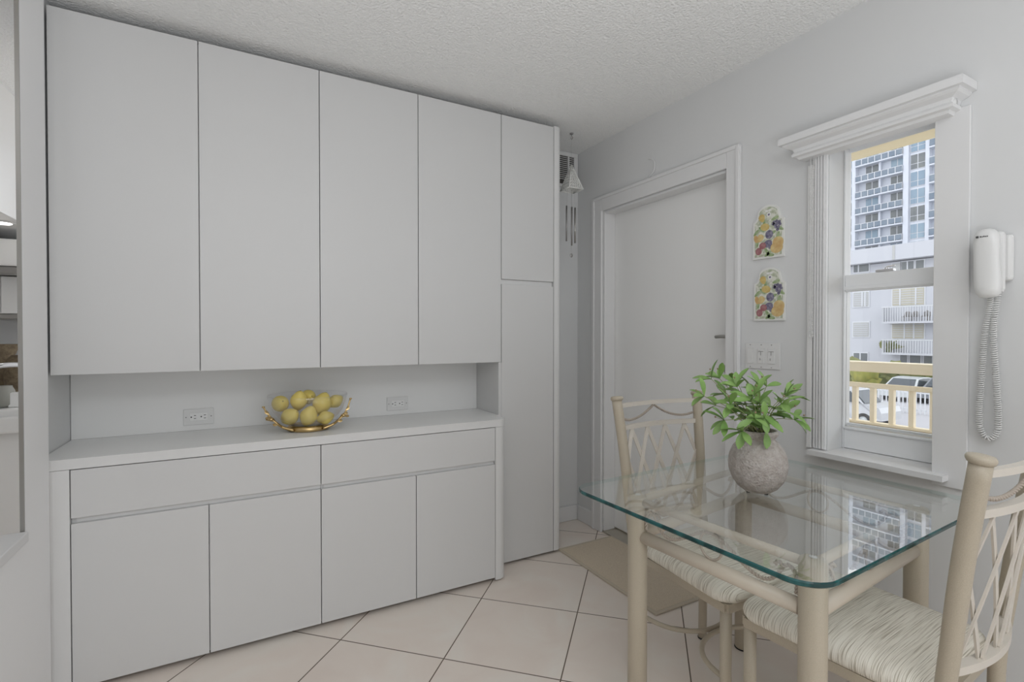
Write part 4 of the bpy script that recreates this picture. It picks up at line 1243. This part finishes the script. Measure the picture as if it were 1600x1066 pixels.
# low hedge and shrubs behind the fence
def hedge(X, px0, px1, h, m, lab, name, seed):
    random.seed(seed)
    b = MB(); ya, yb = atx(px1, 600, X).y, atx(px0, 600, X).y
    n_ = int((yb - ya) / 0.8) + 2
    for i in range(n_):
        for j in range(2):
            c = Vector((X + random.uniform(-.3, .3), ya + (yb - ya) * i / (n_ - 1), GZ + h * (0.35 + 0.35 * j) + random.uniform(-.15, .15)))
            b.sphere(c, h * 0.38, 1, 1, 1, n=12, m=8, fn=lambda d: d * (1 + 0.18 * math.sin(d.x * 9 + d.z * 13) + random.uniform(-.12, .12)))
    b.build_ = None
    return tag(b.build(name, m, origin=(X, (ya + yb) / 2, GZ)), lab, 'shrub')
hedge(47, 1382, 1475, 1.8, 'hedge_green', 'long dark green hedge behind the parked cars', 'hedge', 1)
hedge(44, 1316, 1330, 2.3, 'hedge_green', 'taller olive green shrub at the left end of the street view', 'shrub', 2)
hedge(40, 1352, 1356, 2.1, 'hedge_yellow', 'small yellow-green shrub beside the silver car', 'shrub', 3)

def car(name, X, yc, L, H, m, lab, wid=1.8, nose_in=False):
    """side on to the window, or parked nose-in (length along x)"""
    T = thing(name, lab, 'car', (X, yc, GZ))
    def put(l, w_, z): return (X + l, yc + w_, GZ + z) if nose_in else (X + w_, yc + l, GZ + z)
    def slab(pts, hw):
        n = len(pts); mb = MB()
        # cabin leans inward with height
        def w2(h): return hw * (1 - 0.22 * max(0, h - .6) / .4)
        vs = [put(a * L, -w2(h), h * H) for a, h in pts] + [put(a * L, w2(h), h * H) for a, h in pts]
        return mb.add(vs, [[i, (i + 1) % n, n + (i + 1) % n, n + i] for i in range(n)] + [list(range(n - 1, -1, -1)), list(range(n, 2 * n))])
    P = [(-.50, .22), (-.495, .42), (-.47, .55), (-.30, .62), (-.16, .95), (-.02, 1.0), (.14, .99), (.26, .93), (.38, .66), (.47, .60), (.50, .45), (.50, .22)]
    slab(P, wid / 2).build('body', m, T)
    slab([(-.275, .64), (-.150, .92), (-.02, .955), (.135, .945), (.235, .90), (.335, .66)], wid / 2 + 0.012).build('side_windows', 'car_glass', T)
    ws = MB(); vs = []
    for (a, h, q_) in ((-.300, .635, .84), (-.172, .93, .70)):
        for sg in (-1, 1): vs.append(put(a * L - 0.03, sg * q_ * wid / 2, h * H + .01))
    for (a, h, q_) in ((-.300, .635, .84), (-.172, .93, .70)):
        for sg in (-1, 1): vs.append(put(a * L + 0.03, sg * q_ * wid / 2, h * H - .02))
    ws.add(vs, [[0, 1, 3, 2], [4, 6, 7, 5], [0, 4, 5, 1], [2, 3, 7, 6], [0, 2, 6, 4], [1, 5, 7, 3]]).build('windscreen', 'car_glass', T)
    for a in (-.31, .31):
        for sg in (-1, 1):
            fn = lambda p: Vector(put(a * L + p.x, sg * (wid / 2 - 0.2 + p.z), 0.33 + p.y))
            wo = MB().lathe([(0.20, 0), (0.33, 0.02), (0.33, 0.21), (0.2, 0.225)], n=20, fn=fn).build('wheel', 'tire', T)
            MB().lathe([(0.19, 0.2255), (0.05, 0.235)], n=16, fn=fn).build('hub_cap', 'car_silver', wo)
    return T
car('parked_car', 39.0, atx(1399, 600, 37).y, 4.6, 1.50, 'car_silver', 'silver sedan parked nose-in across the street', nose_in=True)
car('parked_car', 39.3, atx(1459, 600, 37).y, 4.6, 1.62, 'car_dark', 'dark grey car parked nose-in right of the silver sedan', nose_in=True)
car('parked_car', 26.0, atx(1322, 620, 26).y, 3.9, 1.75, 'car_white', 'white car parked in the lot in front of the fence')

# white apartment block
XA = 53.0
T = thing('apartment_block', 'white low apartment block with balconies across the street', 'building', (XA, 24, GZ))
def yA(px): return atx(px, 500, XA).y
def zA(py, px=1390): return atx(px, py, XA).z
ztop = zA(386)
yl, yr = yA(1190), yA(1560)
MB().box(XA, XA + 12, yr, yl, GZ + 0.01, zA(410)).build('walls', 'stucco_white', T)
MB().box(XA - 1.0, XA + 12, yr, yl, zA(409), ztop).build('parapet', 'stucco_white', T)
MB().box(XA - 1.03, XA - 1.0, yA(1406), yA(1402), zA(409), ztop - 0.02).build('downpipe', 'blind_grey', T)
def awin(px0, px1, py0, py1, m, mull=(0.5,), sill=True):
    a, b_ = yA(px1), yA(px0); z1_, z0_ = zA(py0, (px0 + px1) / 2), zA(py1, (px0 + px1) / 2)
    f_ = MB().box(XA - 0.06, XA - 0.005, a - 0.10, b_ + 0.10, z0_ - 0.10, z1_ + 0.10)
    fo = f_.build('window', 'window_trim', T)
    MB().box(XA - 0.10, XA - 0.065, a, b_, z0_, z1_).build('pane', m, fo)
    mu = MB()
    for k in mull:
        y_ = a + (b_ - a) * k; mu.box(XA - 0.13, XA - 0.101, y_ - 0.05, y_ + 0.05, z0_, z1_)
    if mull: mu.build('mullions', 'window_trim', fo)
awin(1334, 1357, 412, 425, 'window_dark', (0.66,)); awin(1394, 1406, 412, 424, 'blind_grey', ()); awin(1409, 1427, 409, 422, 'window_dark', (0.5,)); awin(1431, 1443, 407, 420, 'window_dark', ())
awin(1334, 1357, 457, 479, 'blind_grey', (0.2, 0.4)); awin(1334, 1358, 504, 526, 'blind_grey', ()); awin(1335, 1356, 552, 564, 'window_dark', (0.5,))
awin(1395, 1444, 451, 477, 'blind_cream', (0.25, 0.75)); awin(1395, 1444, 504, 529, 'blind_cream', (0.3, 0.6)); awin(1408, 1418, 555, 572, 'window_dark', ()); awin(1423, 1439, 555, 572, 'window_dark', ()); awin(1445, 1457, 555, 572, 'window_dark', ())
# slats of the blinds
for (pa, pb, qa, qb) in ((1334, 1357, 457, 479), (1334, 1358, 504, 526), (1395, 1444, 451, 477), (1395, 1444, 504, 529)):
    sl_ = MB(); a, b_ = yA(pb), yA(pa); z1_, z0_ = zA(qa, (pa + pb) / 2), zA(qb, (pa + pb) / 2)
    for k in range(1, 7):
        z_ = z0_ + (z1_ - z0_) * k / 7; sl_.box(XA - 0.125, XA - 0.101, a + .06, b_ - .06, z_ - 0.03, z_ + 0.03)
    sl_.build('blind_slats', 'stucco_white', T)
XB = XA - 1.6
def balcony(pyr, pys, lab_items):
    a, b_ = atx(1475, pys, XB).y, atx(1377, pys, XB).y
    zs = atx(1420, pys, XB).z; zr = atx(1420, pyr, XB).z
    bo = MB().box(XB, XA - 0.001, a, b_, zs - 0.18, zs).build('balcony', 'stucco_white', T)
    MB().box(XB, XB + 0.06, a, b_, zr - 0.08, zr).build('handrail', 'fence_white', bo)
    pk = MB(); y_ = a + .1
    while y_ < b_:
        pk.box(XB + 0.01, XB + 0.05, y_ - 0.022, y_ + 0.022, zs, zr - 0.08); y_ += 0.19
    pk.build('pickets', 'fence_white', bo)
    MB().box(XB + 0.07, XA - 0.12, b_ - 0.06, b_, zs, zr).build('side_screen', 'stucco_white', bo)
    return zs
zs1 = balcony(478, 502, 0); zs2 = balcony(531, 552, 0)
def patio_chair(px, zs, i):
    y_ = atx(px, 490, XA - 0.8).y
    b_ = MB()
    b_.box(XA - 1.05, XA - 0.55, y_ - 0.25, y_ + 0.25, zs + 0.40, zs + 0.46)
    for k in range(7):
        t = -0.24 + 0.08 * k
        b_.tube([(XA - 0.56, y_ + t, zs + 0.44), (XA - 0.50, y_ + t * 0.9, zs + 0.95 - abs(t) * 0.6)], 0.03, n=5)
    for a in (-.22, .22):
        for c in (-1.0, -.6): b_.tube([(XA + c, y_ + a, zs + 0.001), (XA + c, y_ + a, zs + 0.41)], 0.03, n=5)
    return b_
bl = ['dark slatted chair at the left of the upper balcony', 'dark slatted chair in the middle of the upper balcony', 'dark slatted chair at the right of the upper balcony']
for px_, lab in zip((1416, 1428, 1446), bl):
    y_ = atx(px_, 490, XA - 0.8).y
    tag(patio_chair(px_, zs1, 0).build('balcony_chair', 'patio_dark', origin=(XA - 0.8, y_, zs1)), lab, 'chair', 'chairs on the balcony opposite')
# plant on the lower balcony
random.seed(5)
b = MB(); y_ = atx(1388, 540, XA - 0.9).y
for k in range(26):
    a = random.uniform(0, 2 * PI); r_ = random.uniform(.1, .75)
    leaf(b, Vector((XA - 0.85, y_, zs2 + 0.25)), Vector((math.cos(a) * .35, math.sin(a), random.uniform(.3, 1.2))), Vector((-1, 0, .4)), random.uniform(.7, 1.2), 0.09)
b.lathe([(0.2, zs2 + 0.001), (0.28, zs2 + 0.35)], XA - 0.85, y_, 14)
tag(b.build('balcony_plant', 'hedge_green', origin=(XA - .85, y_, zs2)), 'spiky green potted plant on the lower balcony opposite', 'plant')

# glass tower
XT = 100.0
T = thing('residential_tower', 'tall white residential tower with glass balconies behind the low block', 'building', (XT, 43, GZ))
def yT(px): return atx(px, 300, XT).y
def zT(py, px): return atx(px, py, XT).z
# storey height from the photo: slabs at the middle of the balcony bay
zslab = [zT(v, 1373) for v in (380, 353.3, 327.2, 301.3, 276.2, 251.2)]
sh = (zslab[-1] - zslab[0]) / 5
zs_ = [zslab[0] + sh * k for k in range(-3, 9)]
ybl, ybr = yT(1337), yT(1411)
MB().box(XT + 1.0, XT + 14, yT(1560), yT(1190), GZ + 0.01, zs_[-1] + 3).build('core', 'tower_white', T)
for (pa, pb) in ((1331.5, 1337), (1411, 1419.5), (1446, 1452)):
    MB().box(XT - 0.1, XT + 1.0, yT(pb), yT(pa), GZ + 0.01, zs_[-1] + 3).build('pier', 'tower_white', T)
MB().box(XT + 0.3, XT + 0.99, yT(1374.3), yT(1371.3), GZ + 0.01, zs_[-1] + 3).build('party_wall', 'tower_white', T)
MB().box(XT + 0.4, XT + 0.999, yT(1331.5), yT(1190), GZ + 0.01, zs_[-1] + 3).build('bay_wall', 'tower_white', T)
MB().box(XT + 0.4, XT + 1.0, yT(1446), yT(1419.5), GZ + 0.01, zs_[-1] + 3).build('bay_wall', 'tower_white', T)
random.seed(9)
for k, z in enumerate(zs_):
    if k in (0, 1): continue
    so = MB().box(XT - 0.35, XT + 0.99, ybr + 0.01, ybl - 0.01, z - 0.22, z).build('balcony_slab', 'tower_white', T)
    gp = MB(); n_ = 7 
    for i in range(n_):
        a = ybr + (ybl - ybr) * i / n_; c = ybr + (ybl - ybr) * (i + 1) / n_
        gp.box(XT - 0.30, XT - 0.26, a + 0.09, c - 0.09, z + 0.10, z + 0.95)
    gp.build('glass_panels', 'balcony_glass', so)
    fr = MB().box(XT - 0.32, XT - 0.24, ybr + 0.02, ybl - 0.02, z + 0.96, z + 1.04)
    for i in range(n_ + 1):
        a = ybr + (ybl - ybr) * i / n_; fr.box(XT - 0.32, XT - 0.24, max(a - 0.05, ybr + .02), min(a + 0.05, ybl - .02), z, z + 0.96)
    fr.build('panel_frame', 'window_trim', so)
    if k < len(zs_) - 1:
        for (pa, pb) in ((1349, 1368), (1388, 1408)):
            a, b_ = yT(pb), yT(pa)
            wo = MB().box(XT + 0.90, XT + 0.99, a - .1, b_ + .1, z + 0.01, z + 2.68).build('balcony_door', 'window_trim', T)
            pn = MB(); m_ = (a + b_) / 2
            pn.box(XT + 0.85, XT + 0.895, a, m_ - 0.08, z + 0.1, z + 2.6); pn.box(XT + 0.85, XT + 0.895, m_ + 0.08, b_, z + 0.1, z + 2.6)
            pn.build('pane', random.choice(['window_dark', 'window_dark', 'window_blue']), wo)
        for (pa, pb) in ((1421, 1444.5), (1300, 1330), (1255, 1285), (1210, 1240)):
            a, b_ = yT(pb), yT(pa)
            wo = MB().box(XT + 0.30, XT + 0.395, a, b_, z - 0.10, z + sh - 0.45).build('bay_window', 'window_trim', T)
            pn = MB(); m_ = yT(1320) if pa == 1300 else (a + b_) / 2
            for (u0, u1) in ((a + .08, m_ - .08), (m_ + .08, b_ - .08)):
                pn.box(XT + 0.24, XT + 0.295, u0, u1, z + 0.0, z + 0.80); pn.box(XT + 0.24, XT + 0.295, u0, u1, z + 0.92, z + sh - 0.55)
            pn.build('pane', random.choice(['window_blue', 'window_blue', 'window_dark']), wo)
        a, b_ = yT(1500), yT(1452)
        so = MB().box(XT - 0.35, XT + 0.99, a, b_ - 0.02, z - 0.22, z).build('balcony_slab', 'tower_white', T)
        MB().box(XT - 0.30, XT - 0.26, a, b_ - 0.1, z + 0.1, z + 1.1).build('glass_panels', 'balcony_glass', so)
        MB().box(XT - 0.32, XT - 0.24, a, b_ - 0.05, z + 1.11, z + 1.2).build('panel_frame', 'window_trim', so)
